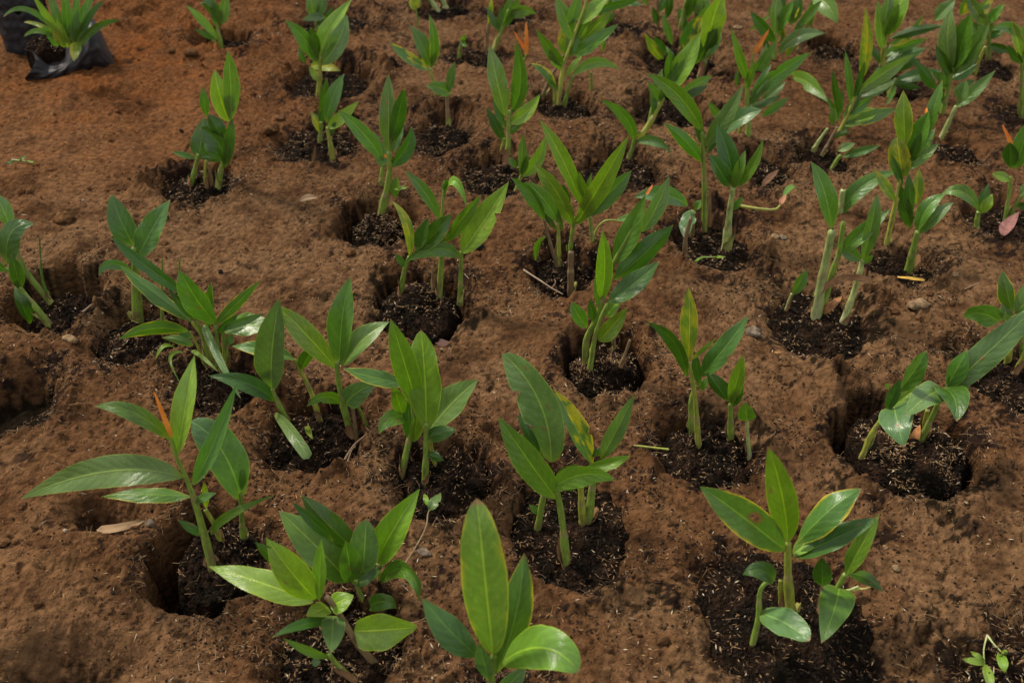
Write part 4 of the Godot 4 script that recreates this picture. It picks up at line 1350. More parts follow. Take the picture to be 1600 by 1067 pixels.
	tag(g, "brown dug soil with planting holes", "ground", "", "structure")


func ground_at(x: float, z: float) -> float:
	var i := clampi(xs.bsearch(x), 1, xs.size() - 1)
	var j := clampi(zs.bsearch(z), 1, zs.size() - 1)
	var fx := clampf((x - xs[i - 1]) / (xs[i] - xs[i - 1]), 0.0, 1.0)
	var fz := clampf((z - zs[j - 1]) / (zs[j] - zs[j - 1]), 0.0, 1.0)
	var nx := xs.size()
	var a := lerpf(hts[(j - 1) * nx + i - 1], hts[(j - 1) * nx + i], fx)
	var b := lerpf(hts[j * nx + i - 1], hts[j * nx + i], fx)
	return lerpf(a, b, fz)


func dark_at(x: float, z: float) -> float:
	return dark[clampi(zs.bsearch(z), 0, zs.size() - 1) * xs.size() + clampi(xs.bsearch(x), 0, xs.size() - 1)]


# ---------------------------------------------------------------- root balls
func ball_top(q: float, a: float, id: int) -> float:
	var x := q * cos(a)
	var y := q * sin(a)
	var r := 0.030 * n_mid.get_noise_3d(x * 0.30, id * 3.1, y * 0.35) - 0.010 * n_clod.get_noise_3d(x * 0.16, id * 2.3, y * 0.16) - 0.006 * n_grit.get_noise_3d(x * 0.13, id * 2.3, y * 0.13)
	return r - 0.004 - 0.030 * pow(q, 3.0)


func ball_wide(a: float, id: int) -> float:
	return 1.0 + 0.14 * n_edge.get_noise_3d(cos(a) * 0.4, id * 5.0, sin(a) * 0.4)


func make_ball(rx: float, rz: float, top: float, bottom: float, id: int) -> ArrayMesh:
	var cols := 110
	var v := PackedVector3Array()
	var c := PackedColorArray()
	var rows := 0
	for i in 31:
		var q := pow(i / 30.0, 0.85)
		for j in cols:
			var a := TAU * j / cols
			var w := ball_wide(a, id)
			v.append(Vector3(rx * q * w * cos(a), top + ball_top(q, a, id), rz * q * w * sin(a)))
		rows += 1
	for i in range(1, 9):
		var f := i / 8.0
		for j in cols:
			var a := TAU * j / cols
			var w := ball_wide(a, id)
			w *= 1.0 + 0.035 * sin(f * PI * 0.6) - 0.10 * f * f
			w += (0.09 * n_mid.get_noise_3d(cos(a) * 0.45, f * 0.5 + id, sin(a) * 0.45) - 0.07 * n_clod.get_noise_3d(cos(a) * 0.2, f * 0.2 + id, sin(a) * 0.2) + 0.05) * minf(1.0, f * 3.0)
			v.append(Vector3(rx * w * cos(a), lerpf(top + ball_top(1.0, a, id), bottom - 0.02, f), rz * w * sin(a)))
		rows += 1
	var mix := Color(0.018, 0.012, 0.009)
	var earth := Color(0.070, 0.040, 0.024)
	for p in v:
		var f := n_mid.get_noise_3d(p.x * 1.8 + id, p.y, p.z * 1.8) + 0.5 * n_fine.get_noise_3d(p.x, p.y + id, p.z)
		c.append(mix.lerp(earth, clampf(0.1 + 1.1 * f, 0.0, 0.9)))
	return grid_mesh(v, c, rows, cols, true, ball_mat)


# ---------------------------------------------------------------- stems and leaves
func smooth_line(pts: Array, steps: int) -> PackedVector3Array:
	var cu := Curve3D.new()
	for i in pts.size():
		var a: Vector3 = pts[maxi(i - 1, 0)]
		var b: Vector3 = pts[mini(i + 1, pts.size() - 1)]
		var t := (b - a) / 6.0
		cu.add_point(pts[i], -t, t)
	var out := PackedVector3Array()
	for i in steps + 1:
		out.append(cu.sample_baked(cu.get_baked_length() * i / steps, true))
	return out


func make_stem(row: Array) -> ArrayMesh:
	var r0: float = row[0] * 0.00009
	var r1: float = row[1] * 0.00009
	var tone: String = row[2]
	var pts := []
	for i in range(3, row.size(), 3):
		pts.append(Vector3(row[i], row[i + 1], row[i + 2]) * 0.001)
	var lying := absf(pts[0].y - pts[pts.size() - 1].y) < 0.005
	var first: Vector3 = pts[0]
	if not lying:
		pts.push_front(first + (first - pts[1]).normalized() * 0.02)
	var steps := 16 + pts.size() * 3
	var line := smooth_line(pts, steps)
	var cols := 9
	var v := PackedVector3Array()
	var c := PackedColorArray()
	var body: Color = STEM[tone]
	var jit := rng.randf_range(0.85, 1.15)
	var seed_ := rng.randf() * 50.0
	var knot := rng.randf_range(0.35, 0.65)
	var foot := Color(0.62, 0.55, 0.36) if tone == "p" else Color(0.26, 0.19, 0.08)
	for i in steps + 1:
		var t := float(i) / steps
		var d := (line[mini(i + 1, steps)] - line[maxi(i - 1, 0)]).normalized()
		var s := d.cross(Vector3(0.2, 0.1, 1)).normalized()
		var u := s.cross(d)
		var r := lerpf(r0, r1, pow(t, 0.8)) * (1.0 + 0.10 * exp(-t * 9.0)) * (1.0 + 0.05 * sin(t * 19.0 + seed_))
		var node := 1.0 - smoothstep(knot, knot + 0.05, t)
		r *= 1.0 + 0.16 * node
		if i == steps:
			r *= 0.35
		for j in cols:
			var a := TAU * j / cols
			v.append(line[i] + (s * cos(a) + u * sin(a) * 0.88) * r)
			var k := n_mid.get_noise_3d(t * 0.6 + seed_, cos(a) * 0.12, sin(a) * 0.12)
			var col := body * jit
			col = col.lerp(Color(0.12, 0.21, 0.028), clampf(t * 0.4 + k, 0.0, 0.5) if tone in ["g", "y", "p"] else 0.0)
			col = col.lerp(foot, clampf(1.0 - t * 4.0 + k * 1.4, 0.0, 0.75) if tone != "w" else 0.0)
			col = col.lerp(Color(0.11, 0.06, 0.03), clampf(k * 2.2 - 0.55, 0.0, 0.6))
			if absf(t - knot - 0.02) < 0.03:
				col = col.lerp(Color(0.30, 0.22, 0.10), 0.6)
			col.a = 1.0
			c.append(col)
	return grid_mesh(v, c, steps + 1, cols, true, stem_mat)


func make_sheath(row: Array) -> ArrayMesh:
	# the withered sheath of an older leaf, wrapped half round the foot of a stem
	var r0: float = row[0] * 0.00009
	var a0 := Vector3(row[3], row[4], row[5]) * 0.001
	var a1 := Vector3(row[6], row[7], row[8]) * 0.001
	var d := (a1 - a0).normalized()
	var s := d.cross(Vector3(0.2, 0.1, 1)).normalized()
	var u := s.cross(d)
	var tall := rng.randf_range(0.03, 0.085)
	var turn := rng.randf() * TAU
	var v := PackedVector3Array()
	var c := PackedColorArray()
	var dry := Color(0.27, 0.15, 0.07) if rng.randf() < 0.6 else Color(0.32, 0.33, 0.09)
	var seed_ := rng.randf() * 40.0
	var cols := 11
	var rows := 9
	for i in rows:
		var t := i / (rows - 1.0)
		for j in cols:
			var f := j / (cols - 1.0) * 2.0 - 1.0
			var a := turn + f * 2.0 * (1.0 - 0.35 * t)
			var up := t * tall * (1.0 - 0.55 * absf(f)) * (1.0 + 0.25 * n_mid.get_noise_2d(f * 0.4 + seed_, 2.0)) - 0.006
			var r := r0 * (1.22 + 0.75 * t * t * t + 0.10 * n_mid.get_noise_2d(f * 0.6, t * 0.3 + seed_))
			v.append(a0 + d * up + (s * cos(a) + u * sin(a) * 0.88) * r)
			var k := n_mid.get_noise_2d(f * 0.5 + seed_, t * 0.3)
			var col := dry * (1.0 + 0.8 * k)
			col = col.lerp(Color(0.12, 0.06, 0.03), clampf(0.8 * t - 0.3 + k, 0.0, 0.8))
			col.a = 1.0
			c.append(col)
	return grid_mesh(v, c, rows, cols, false, dry_mat)


func blade(t: float, kind: int) -> float:
	var a := 0.80
	var b := 1.05
	match kind:
		1:
			a = 0.42
			b = 0.92
		2:
			a = 0.16
			b = 0.55
		3:
			a = 0.45
			b = 0.22
		4:
			a = 0.60
			b = 0.66
	var p := a / (a + b)
	var s := clampf(t, 0.0, 1.0)
	return pow(s, a) * pow(1.0 - s, b) / (pow(p, a) * pow(1.0 - p, b))


func make_leaf(row: Array) -> ArrayMesh:
	var tone: String = row[0]
	var b := Vector3(row[1], row[2], row[3]) * 0.001
	var m := Vector3(row[4], row[5], row[6]) * 0.001
	var e := Vector3(row[7], row[8], row[9]) * 0.001
	var side := Vector3(row[10], row[11], row[12]).normalized()
	var hw: float = row[13] * 0.0001
	var fold := deg_to_rad(row[14])
	var kind: int = row[15]
	var twist := deg_to_rad(row[16])
	var extra: int = row[17]
	var ctl := m * 2.0 - (b + e) * 0.5
	var length := b.distance_to(m) + m.distance_to(e)
	var n := clampi(int(length / (0.009 if extra != 1 else 0.005)), 12, 34 if extra != 1 else 60)
	var half := 7 if hw > 0.011 else 5 if hw > 0.006 else 3
	var cols := half * 2 + 1
	var v := PackedVector3Array()
	var c := PackedColorArray()
	var uv := PackedVector2Array()
	var gone := PackedByteArray()
	var base: Color = LEAF[tone]
	var j := rng.randf_range(0.84, 1.18)
	base = Color(base.r * j * rng.randf_range(0.88, 1.14), base.g * j, base.b * j * rng.randf_range(0.8, 1.25))
	var is_leaf := not (tone in ["r", "o", "t", "a", "k", "p"])
	var seed_ := rng.randf() * 100.0
	var wave := rng.randf_range(0.04, 0.13)
	var freq := rng.randf_range(9.0, 16.0)
	var yellow := Color(0.42, 0.36, 0.03)
	var scale := 1.0 / 0.40 if is_leaf else 1.0
	var notch := rng.randf_range(-1.0, 1.0) if rng.randf() < 0.4 else 0.0
	var spotty := 1.0 if rng.randf() < 0.35 else 0.0
	var dry_tip := rng.randf_range(0.0, 0.05) if rng.randf() < 0.6 else 0.0
	for i in n + 1:
		var t := float(i) / n
		var p := b.lerp(ctl, t).lerp(ctl.lerp(e, t), t)
		var d := (ctl - b).lerp(e - ctl, t).normalized()
		var s := side.rotated((e - b).normalized(), twist * (t - 0.45))
		s = (s - d * s.dot(d)).normalized()
		var up := s.cross(d).normalized()
		var w := hw * blade(t, kind)
		if i == n:
			w = maxf(w, 0.0002)
		if i == 0:
			w = maxf(w, minf(0.0022, hw * 0.4))
		for k in cols:
			var u := signf(k - half) * pow(absf(float(k - half)) / half, 0.78)
			var au := absf(u)
			var f := fold * (1.0 - 0.45 * t)
			var ripple := wave * au * au * sin(t * freq + seed_ + (1.7 if u > 0 else 0.0)) * w
			var edge := 1.0 + 0.03 * n_mid.get_noise_2d(t * length * 6.0 + seed_, u * 3.0) * au
			if notch != 0.0 and u * notch > 0.45:
				edge -= 0.55 * absf(notch) * smoothstep(0.30, 0.50, n_mid.get_noise_2d(t * length * 4.0 + seed_, 17.0 + signf(u))) * smoothstep(0.45, 1.0, au)
			if extra == 2 and u > 0.3:
				edge -= 0.30 * smoothstep(0.35, 0.6, n_mid.get_noise_2d(t * 1.1 + seed_, 4.0) + 0.35)
			v.append(p + s * (u * w * cos(f) * edge) + up * (w * (au * sin(f) - 0.22 * au * au * sin(f)) + ripple))
			gone.append(0)
			uv.append(Vector2(0.5 + 0.5 * u, t * length / 0.21 + seed_))
			var col := base
			var blot := n_mid.get_noise_2d(t * length * 2.2 + seed_, u * hw * 3.0 + seed_)
			var fine := n_fine.get_noise_2d(t * length + seed_, u * hw * 1.5)
			col = col * (1.0 + 0.18 * blot)
			if tone == "e":
				col = col.lerp(yellow, clampf((au - 0.90 + 0.30 * blot) * 6.0, 0.0, 0.85))
			elif tone == "f":
				col = col.lerp(Color(0.30, 0.33, 0.035), clampf((au - 0.80 + 0.5 * blot + 0.15 * (t - 0.4)) * 2.6, 0.0, 0.8))
			elif tone == "h":
				col = col.lerp(Color(0.50, 0.38, 0.02), clampf((u * 0.8 + blot * 1.6 + 0.5 * fine - 0.05) * 3.0, 0.0, 0.92))
			elif tone == "y":
				col = col.lerp(Color(0.38, 0.33, 0.03), clampf(0.1 + 1.8 * blot + fine, 0.0, 0.8))
				col = col.lerp(Color(0.10, 0.19, 0.025), clampf(0.2 - 1.5 * blot, 0.0, 0.7))
			elif tone == "o":
				col = col.lerp(Color(0.75, 0.33, 0.05), clampf(0.5 - t + blot, 0.0, 0.9))
				col = col.lerp(Color(0.35, 0.42, 0.06), clampf(0.5 - t * 4.0, 0.0, 0.8))
			elif not is_leaf:
				col = col.lerp(col * 0.45, clampf(0.2 + 1.5 * blot + fine, 0.0, 0.8))
			if is_leaf:
				col = col.lerp(Color(0.20, 0.27, 0.045), (1.0 - smoothstep(0.0, 0.13, t)) * 0.55)
				# dead spots and browned tip
				col = col.lerp(Color(0.17, 0.10, 0.04), smoothstep(0.60, 0.68, fine * 0.9 + blot * 0.5) * spotty)
				if dry_tip > 0.0 and t > 1.0 - dry_tip - 0.02 * fine:
					col = Color(0.24, 0.15, 0.06)
				if extra == 1:
					var ho := Vector2((t - 0.42) * length / 0.013, (u - 0.36) * hw / 0.009).length()
					gone[gone.size() - 1] = 1 if ho < 1.0 else 0
					col = col.lerp(Color(0.16, 0.09, 0.04), 1.0 - smoothstep(1.1, 1.6, ho))
			col = col * scale
			col.a = 1.0
			c.append(col)
	var mat: Material = leaf_mats[rng.randi() % 3] if is_leaf else (bract_mat if tone == "o" else dry_mat)
	return grid_mesh(v, c, n + 1, cols, false, mat, uv, gone)


func make_plants() -> void:
	for id in PLANTS.size():
		var row: Array = PLANTS[id]
		var root: Node3D
		var base := Vector3(row[4][0], row[4][1], row[4][2]) * 0.001
		var ball: Array = row[5]
		var stems: Array = row[6]
		var leaves: Array = row[7]
		var single := stems.size() + leaves.size() == 1 and ball.is_empty()
		if single:
			root = MeshInstance3D.new()
			root.mesh = make_stem(stems[0]) if stems.size() else make_leaf(leaves[0])
		else:
			root = Node3D.new()
		root.name = numbered(row[0])
		root.position = base
		if row[0] in ["dry_leaf", "root", "twig", "sprig", "fallen_stalk", "weed"]:
			root.position.y += maxf(ground_at(base.x, base.z), -0.06)
		add_child(root)
		tag(root, row[1], row[2], row[3])
		if single:
			continue
		if ball.size():
			part(make_ball(ball[0] * 0.001, ball[1] * 0.001, ball[2] * 0.001, ball[3] * 0.001, id), "root_ball", root)
			dress_ball(base, ball, id)
		for s in stems:
			var st := part(make_stem(s), "stem" if row[0] != "root" else "root_strand", root)
			if row[0] == "young_plant" and s[0] > 40 and rng.randf() < 0.8:
				part(make_sheath(s), "sheath", st)
		for l in leaves:
			var called := "leaf"
			if l[0] == "o":
				called = "flower_bract"
			elif l[0] in ["r", "k", "t"]:
				called = "dry_leaf"
			part(make_leaf(l), called, root)


func dress_ball(base: Vector3, ball: Array, id: int) -> void:
	var rx: float = ball[0] * 0.001
	var rz: float = ball[1] * 0.001
	var area := rx * rz * PI
	var straw := clampf(0.8 + 1.6 * n_edge.get_noise_2d(id * 3.7, 2.0), 0.25, 2.2)
	if id == 7 or id == 10 or id == 12 or id == 14:
		straw = 3.0
	for k in int(area * 13000.0 * straw):
		var q := sqrt(rng.randf()) * 0.98
		var a := rng.randf() * TAU
		var w := ball_wide(a, id) * q
		var p := base + Vector3(rx * w * cos(a), ball[2] * 0.001 + ball_top(q, a, id) + 0.0015, rz * w * sin(a))
		if n_mid.get_noise_2d(p.x * 1.6, p.z * 1.6 + id) * 1.6 + rng.randf_range(-0.35, 0.35) < 0.0:
			continue
		add_husk(p, rng.randf_range(0.006, 0.015))
	for k in int(area * 14000.0):
		var q := sqrt(rng.randf())
		var a := rng.randf() * TAU
		var w := ball_wide(a, id) * q
		var p := base + Vector3(rx * w * cos(a), ball[2] * 0.001 + ball_top(q, a, id), rz * w * sin(a))
		if k % 14 == 0:
			add_fibre(p, rng.randf_range(0.012, 0.035))
		add_black(p, 0.002 + 0.009 * pow(rng.randf(), 2.5))


func add_husk(p: Vector3, size: float, straw := false) -> void:
	var w := size * (rng.randf_range(0.16, 0.24) if not straw else 0.045)
	var bas := Basis.from_euler(Vector3(rng.randf_range(-0.5, 0.5), rng.randf() * TAU, rng.randf_range(-0.45, 0.45)))
	husk_t.append(Transform3D(bas.scaled_local(Vector3(size, w * 0.7, w)), p))
	var f := rng.randf()
	var col := Color(0.30, 0.180, 0.078).lerp(Color(0.060, 0.034, 0.019), pow(f, 0.8)) if rng.randf() < 0.93 else Color(0.46, 0.36, 0.24)
	husk_c.append(col)


func add_fibre(p: Vector3, size: float) -> void:
	var bas := Basis.from_euler(Vector3(rng.randf_range(-0.35, 0.35), rng.randf() * TAU, rng.randf_range(-0.3, 0.3)))
	fibre_t.append(Transform3D(bas.scaled_local(Vector3(size, size * rng.randf_range(0.3, 1.0), size * rng.randf_range(0.4, 1.0))), p))
	fibre_c.append(Color(0.34, 0.22, 0.11).lerp(Color(0.13, 0.07, 0.035), rng.randf()))


func add_black(p: Vector3, size: float) -> void:
	var bas := Basis.from_euler(Vector3(rng.randf() * TAU, rng.randf() * TAU, rng.randf() * TAU))
	black_t.append(Transform3D(bas.scaled_local(Vector3(size, size * rng.randf_range(0.4, 0.8), size * rng.randf_range(0.5, 1.0))), p))
	var b := rng.randf_range(0.6, 1.7)
	black_c.append(Color(0.017, 0.012, 0.009) * b)


# ---------------------------------------------------------------- stones, clods
func lump(r: Vector3, seed_: float, rough: float, col: Color, rows := 10, cols := 16) -> ArrayMesh:
	var v := PackedVector3Array()
	var c := PackedColorArray()
	for i in rows + 1:
		var th := PI * i / rows
		for j in cols:
			var ph := TAU * j / cols
			var d := Vector3(sin(th) * cos(ph), cos(th), sin(th) * sin(ph))
			var k := 1.0 + rough * (1.3 * n_low.get_noise_3dv(d * 0.7 + Vector3.ONE * seed_) + 0.5 * n_mid.get_noise_3dv(d * 0.3 + Vector3.ONE * seed_))
			v.append(d * r * k)
			var f := n_mid.get_noise_3dv(d * 0.22 + Vector3.ONE * seed_)
			c.append(col * (1.0 + 0.6 * f))
	return grid_mesh(v, c, rows + 1, cols, true, soil_mat)


func make_stones() -> void:
	var tint := {"n": Color(0.19, 0.145, 0.105), "t": Color(0.25, 0.165, 0.09), "r": Color(0.18, 0.085, 0.042), "k": Color(0.120, 0.060, 0.026), "c": Color(0.035, 0.035, 0.042)}
	for s in STONES:
		var r := Vector3(s[2], minf(s[2], s[3]) * 0.75, s[3] * 1.2)
		var o := MeshInstance3D.new()
		o.mesh = lump(r, s[0] * 9.0 + s[1], 0.35, tint[s[4]])
		var clod: bool = s[4] == "k"
		o.name = numbered("soil_clod" if clod else "charcoal_lump" if s[4] == "c" else "stone")
		o.position = Vector3(s[0], ground_at(s[0], s[1]) + r.y * 0.35, s[1])
		o.rotation.y = s[0] * 3.0
		add_child(o)
		tag(o, s[5], "clod" if clod else "charcoal" if s[4] == "c" else "stone", "loose stones and clods on the soil")


# ---------------------------------------------------------------- nursery bags
func make_bags() -> void:
	var film := StandardMaterial3D.new()
	film.resource_name = "black_plastic_film"
	film.vertex_color_use_as_albedo = true
	film.roughness = 0.5
	film.metallic_specular = 0.35
	# an upright filled bag, cut by the corner of the view
	var bag := Node3D.new()
	bag.name = "nursery_bag"
	bag.position = Vector3(-2.06, 0, -4.16)
	add_child(bag)
	tag(bag, "upright filled black plastic nursery bag in the upper left corner", "bag", "black plastic nursery bags")
	var v := PackedVector3Array()
	var c := PackedColorArray()
	var cols := 64
	var rows := 30
	var nb := noise(5.0, 201, 4)
	for i in rows + 1:
		var t := float(i) / rows
		for j in cols:
			var a := TAU * j / cols
			var ca := cos(a)
			var sa := sin(a)
			var sq := pow(pow(absf(ca), 4.0) + pow(absf(sa), 4.0), -0.25)
			var r := 0.098 * lerpf(sq, 1.0, t) * (1.0 - 0.10 * exp(-t * 14.0))
			if i == 0:
				r *= 0.05
			r *= 1.0 + 0.06 * nb.get_noise_3d(ca * 0.4, t * 1.4, sa * 0.4) + 0.02 * sin(t * 40.0 + 5.0 * nb.get_noise_2d(ca, sa))
			v.append(Vector3(r * ca, -0.01 + 0.29 * t, r * sa * 0.9))
			var dust := clampf(0.5 + nb.get_noise_3d(ca * 0.8, t * 2.0, sa * 0.8), 0.0, 1.0)
			c.append(Color(0.010, 0.010, 0.012).lerp(Color(0.034, 0.029, 0.027), dust * dust))
	part(grid_mesh(v, c, rows + 1, cols, true, film), "film", bag)
	var soil := make_ball(0.088, 0.08, 0.255, 0.2, 301)
	part(soil, "potting_soil", bag)
	# a torn, slumped bag lying on its side, mouth open towards the left
	var torn := Node3D.new()
	torn.name = "nursery_bag_001"
	torn.position = Vector3(-1.80, 0.0, -3.95)
	torn.rotation.y = 0.30
	add_child(torn)
	tag(torn, "torn slumped black plastic bag lying open beneath the rosette plant", "bag", "black plastic nursery bags")
	taken["nursery_bag"] = 1
	v = PackedVector3Array()
	c = PackedColorArray()
	for i in rows + 1:
		var t := float(i) / rows
		var x := lerpf(0.150, -0.165, t)
		var wide := lerpf(0.115, 0.085, t) * (0.35 + 0.65 * smoothstep(0.0, 0.10, t))
		var tall := lerpf(0.105, 0.036, smoothstep(0.15, 0.75, t)) * (0.25 + 0.75 * smoothstep(0.0, 0.14, t))
		tall += 0.022 * smoothstep(0.85, 1.0, t)
		for j in cols:
			var a := TAU * j / cols
			var k := 1.0 + 0.11 * nb.get_noise_3d(cos(a) * 0.7 + 7.0, t * 1.6, sin(a) * 0.7) + 0.025 * sin(t * 33.0 + a * 2.0)
			var y := tall * (0.92 + sin(a) * k)
			v.append(Vector3(x + 0.03 * sin(a * 2.0) * t, maxf(y, 0.004) - 0.002, wide * cos(a) * k))
			var dust := clampf(0.5 + nb.get_noise_3d(cos(a) * 0.8, t * 2.0 + 9.0, sin(a) * 0.8), 0.0, 1.0)
			c.append(Color(0.010, 0.010, 0.012).lerp(Color(0.036, 0.030, 0.027), dust * dust))
	part(grid_mesh(v, c, rows + 1, cols, true, film), "film", torn)


# ---------------------------------------------------------------- loose litter
func spindle() -> ArrayMesh:
	# a rice husk: a little boat-shaped sliver
	var st := SurfaceTool.new()
	st.begin(Mesh.PRIMITIVE_TRIANGLES)
	var a := Vector3(-0.5, 0.15, 0)
	var b := Vector3(0.5, 0.1, 0)
	var ring := [Vector3(-0.05, 0.5, 0), Vector3(0, 0, 0.5), Vector3(0.05, -0.4, 0), Vector3(0, 0, -0.5)]
	for i in 4:
		for p in [a, ring[i], ring[(i + 1) % 4], b, ring[(i + 1) % 4], ring[i]]:
			st.set_color(Color.WHITE)
			st.add_vertex(p)
	st.generate_normals()
	var m := st.commit()
	m.surface_set_material(0, dry_mat)
	return m


func fibre() -> ArrayMesh:
	# a bent hair root, half buried
	var v := PackedVector3Array()
	var c := PackedColorArray()
	for i in 9:
		var t := i / 8.0
		var p := Vector3(t - 0.5, 0.16 * sin(t * PI) - 0.03, 0.22 * sin(t * 5.0) * t)
		var r := 0.016 * (1.0 - 0.6 * t)
		for j in 3:
			v.append(p + Vector3(0, sin(TAU * j / 3.0), cos(TAU * j / 3.0)) * r)
			c.append(Color.WHITE)
	return grid_mesh(v, c, 9, 3, true, dry_mat)


func pebble(seed_: int) -> ArrayMesh:
	var s := SphereMesh.new()
	s.radius = 0.5
	s.height = 1.0
	s.radial_segments = 7
	s.rings = 4
	var a := s.get_mesh_arrays()
	var v: PackedVector3Array = a[Mesh.ARRAY_VERTEX]
	var c := PackedColorArray()
	for i in v.size():
		v[i] *= 1.0 + 0.9 * n_mid.get_noise_3dv(v[i] * 0.4 + Vector3.ONE * seed_)
		c.append(Color.WHITE)
	var st := SurfaceTool.new()
	st.begin(Mesh.PRIMITIVE_TRIANGLES)
	for k in a[Mesh.ARRAY_INDEX]:
		st.set_color(Color.WHITE)
		st.set_smooth_group(-1)
		st.add_vertex(v[k])
	st.generate_normals()
	var m := st.commit()
	m.surface_set_material(0, crumb_mat)
	return m


func scatter(called: String, mesh: Mesh, ts: Array, cs: PackedColorArray, label: String, category: String) -> void:
	var mm := MultiMesh.new()
	mm.transform_format = MultiMesh.TRANSFORM_3D
	mm.use_colors = true
	mm.mesh = mesh
	mm.instance_count = ts.size()
	for i in ts.size():
		mm.set_instance_transform(i, ts[i])
		mm.set_instance_color(i, cs[i])
	var o := MultiMeshInstance3D.new()
	o.name = called
	o.multimesh = mm
	add_child(o)
	tag(o, label, category, "", "stuff")


func spot(near := 1.6) -> Vector2:
	# more of the smallest bits are laid out close by, where they can be told apart
	var d := 0.8 + 5.2 * pow(rng.randf(), near)
	return Vector2(rng.randf_range(-1, 1) * (0.35 + 0.62 * d), -d)


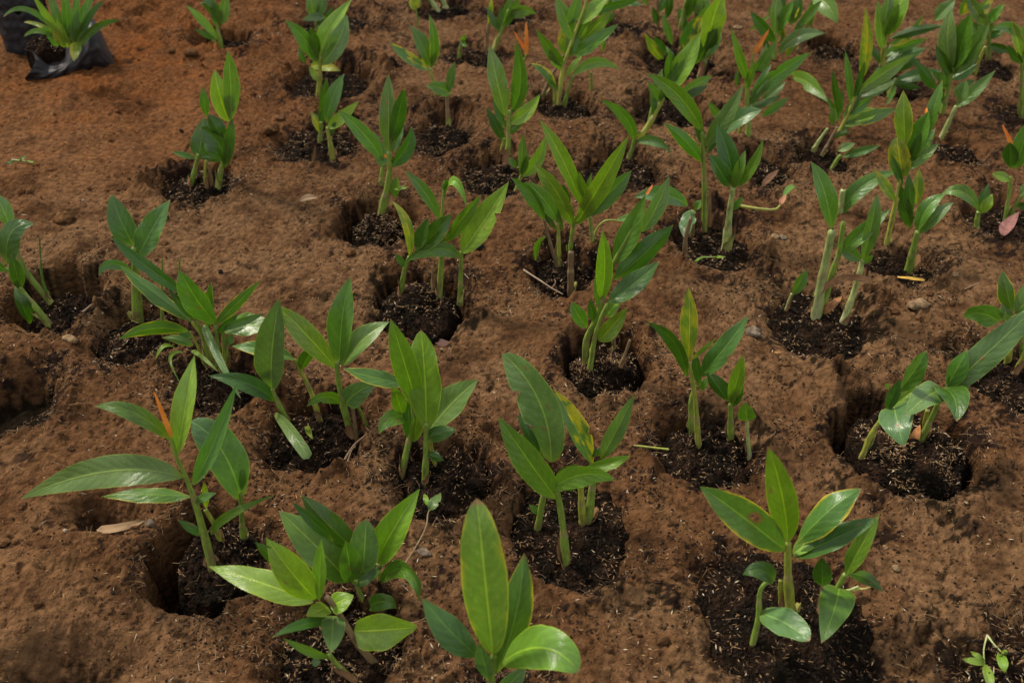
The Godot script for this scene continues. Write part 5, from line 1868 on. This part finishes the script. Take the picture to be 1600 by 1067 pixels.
func make_litter() -> void:
	var ct := []
	var cc := PackedColorArray()
	for k in 110000:
		var s := spot(1.25)
		var b := n_mid.get_noise_2d(s.x * 0.7 + 3.0, s.y * 0.7) + 0.5 * n_edge.get_noise_2d(s.x, s.y)
		if b + rng.randf_range(-0.4, 0.4) < -0.05:
			continue
		var dk := dark_at(s.x, s.y)
		var size := 0.0014 + 0.0060 * pow(rng.randf(), 5.0) + (0.016 * rng.randf() if rng.randf() < 0.006 + 0.02 * smoothstep(-0.5, -1.5, s.x) else 0.0)
		var h := ground_at(s.x, s.y)
		if h < -0.035:
			continue
		var p := Vector3(s.x, h + size * 0.15, s.y)
		if dk > 0.45:
			add_black(p, size * 0.9)
			continue
		var bas := Basis.from_euler(Vector3(rng.randf() * TAU, rng.randf() * TAU, rng.randf() * TAU))
		ct.append(Transform3D(bas.scaled_local(Vector3(size, size * rng.randf_range(0.5, 0.9), size * rng.randf_range(0.6, 1.0))), p))
		var red := clampf(0.9 - Vector2((s.x + 1.65) / 1.0, (s.y + 4.1) / 1.3).length() * 0.75, 0.0, 0.9)
		var col := Color(0.095, 0.047, 0.021).lerp(Color(0.13, 0.047, 0.015), red) * rng.randf_range(0.55, 1.2)
		if rng.randf() < 0.012:
			col = Color(0.26, 0.20, 0.14)
		elif rng.randf() < 0.14 and n_edge.get_noise_2d(s.x * 2.0 + 3.0, s.y * 2.0) > 0.08:
			col = Color(0.016, 0.012, 0.010)
		cc.append(col)
	for k in 2600:
		var s := spot(0.9)
		var rg := 2.2 * n_edge.get_noise_2d(s.x * 0.7 + 9.0, s.y * 0.7) + 0.55 * smoothstep(-0.5, -1.5, s.x)
		if rg + rng.randf_range(-0.3, 0.3) < 0.35:
			continue
		var size := 0.008 + 0.022 * pow(rng.randf(), 2.5)
		var h := ground_at(s.x, s.y)
		if h < -0.035:
			continue
		var bas := Basis.from_euler(Vector3(rng.randf() * TAU, rng.randf() * TAU, rng.randf() * TAU))
		ct.append(Transform3D(bas.scaled_local(Vector3(size, size * rng.randf_range(0.6, 0.9), size * rng.randf_range(0.6, 1.0))), Vector3(s.x, h + size * 0.08, s.y)))
		var red := clampf(0.9 - Vector2((s.x + 1.65) / 1.0, (s.y + 4.1) / 1.3).length() * 0.75, 0.0, 0.9)
		cc.append(Color(0.090, 0.045, 0.020).lerp(Color(0.13, 0.045, 0.014), red) * rng.randf_range(0.7, 1.1))
	scatter("soil_crumbs", pebble(3), ct, cc, "loose brown soil crumbs strewn over the ground", "crumbs")
	# husks and straw on open ground: thick round the holes, thin elsewhere
	for k in 26000:
		var s := spot(1.3)
		var dens := 0.10 + 0.9 * dark_at(s.x, s.y) + 0.55 * clampf(n_edge.get_noise_2d(s.x * 1.2 + 50.0, s.y * 1.2) * 1.8, 0.0, 1.0)
		if s.x < -0.1:
			dens += 0.10
		if rng.randf() > dens * 0.75:
			continue
		var h := ground_at(s.x, s.y)
		if h < -0.05:
			continue
		var long := rng.randf() < 0.22
		add_husk(Vector3(s.x, h + 0.0015, s.y), rng.randf_range(0.015, 0.040) if long else rng.randf_range(0.006, 0.014), long)
	# mix and husks spilled round each hole
	for k in HOLES.size():
		var hole: Array = HOLES[k]
		if hole[5] == 0:
			continue
		var bare := k >= HOLES.size() - 5
		for i in 3200:
			var q := 0.85 + 1.15 * pow(rng.randf(), 1.6)
			if bare:
				q *= rng.randf()
			var a := rng.randf() * TAU
			var s := Vector2(hole[0] + hole[2] * q * cos(a), hole[1] + hole[3] * q * sin(a))
			var lot := n_edge.get_noise_2d(s.x * 1.5 + k, s.y * 1.5) + 0.6 * n_mid.get_noise_2d(s.x, s.y + k)
			if lot * 1.5 + rng.randf_range(-0.35, 0.35) < 0.02:
				continue
			var h := ground_at(s.x, s.y)
			if h < -0.06 and not bare:
				continue
			if i % 9 == 1 and q < 1.5:
				add_fibre(Vector3(s.x, h, s.y), rng.randf_range(0.015, 0.045))
			elif i % 5 == 0:
				add_husk(Vector3(s.x, h + 0.0015, s.y), rng.randf_range(0.006, 0.014))
			else:
				add_black(Vector3(s.x, h, s.y), 0.0018 + 0.007 * pow(rng.randf(), 2.2))
	# dark flecks of mix scattered between the holes
	for k in 20000:
		var s := spot(1.3)
		if n_mid.get_noise_2d(s.x * 0.8 + 70.0, s.y * 0.8) + 0.6 * n_edge.get_noise_2d(s.x + 7.0, s.y) + rng.randf_range(-0.12, 0.12) < 0.20:
			continue
		var h := ground_at(s.x, s.y)
		if h < -0.035:
			continue
		add_black(Vector3(s.x, h, s.y), 0.0015 + 0.006 * pow(rng.randf(), 2.5))
	for k in 5000:
		var s := spot(1.3)
		if n_edge.get_noise_2d(s.x * 1.2 + 33.0, s.y * 1.2) + rng.randf_range(-0.3, 0.3) + (0.15 if s.x < 0.0 else -0.1) < 0.1:
			continue
		var h := ground_at(s.x, s.y)
		if h > -0.05:
			add_fibre(Vector3(s.x, h, s.y), rng.randf_range(0.012, 0.040))
	scatter("root_fibres", fibre(), fibre_t, fibre_c, "fine dry root fibres strewn over the soil", "fibres")
	scatter("rice_husks", spindle(), husk_t, husk_c, "dry rice husks and straw bits scattered over soil", "husks")
	scatter("potting_mix_crumbs", pebble(8), black_t, black_c, "black crumbs of potting mix on and round the root balls", "crumbs")
	print("husks ", husk_t.size(), " black ", black_t.size(), " crumbs ", ct.size(), " ground ", xs.size(), "x", zs.size())
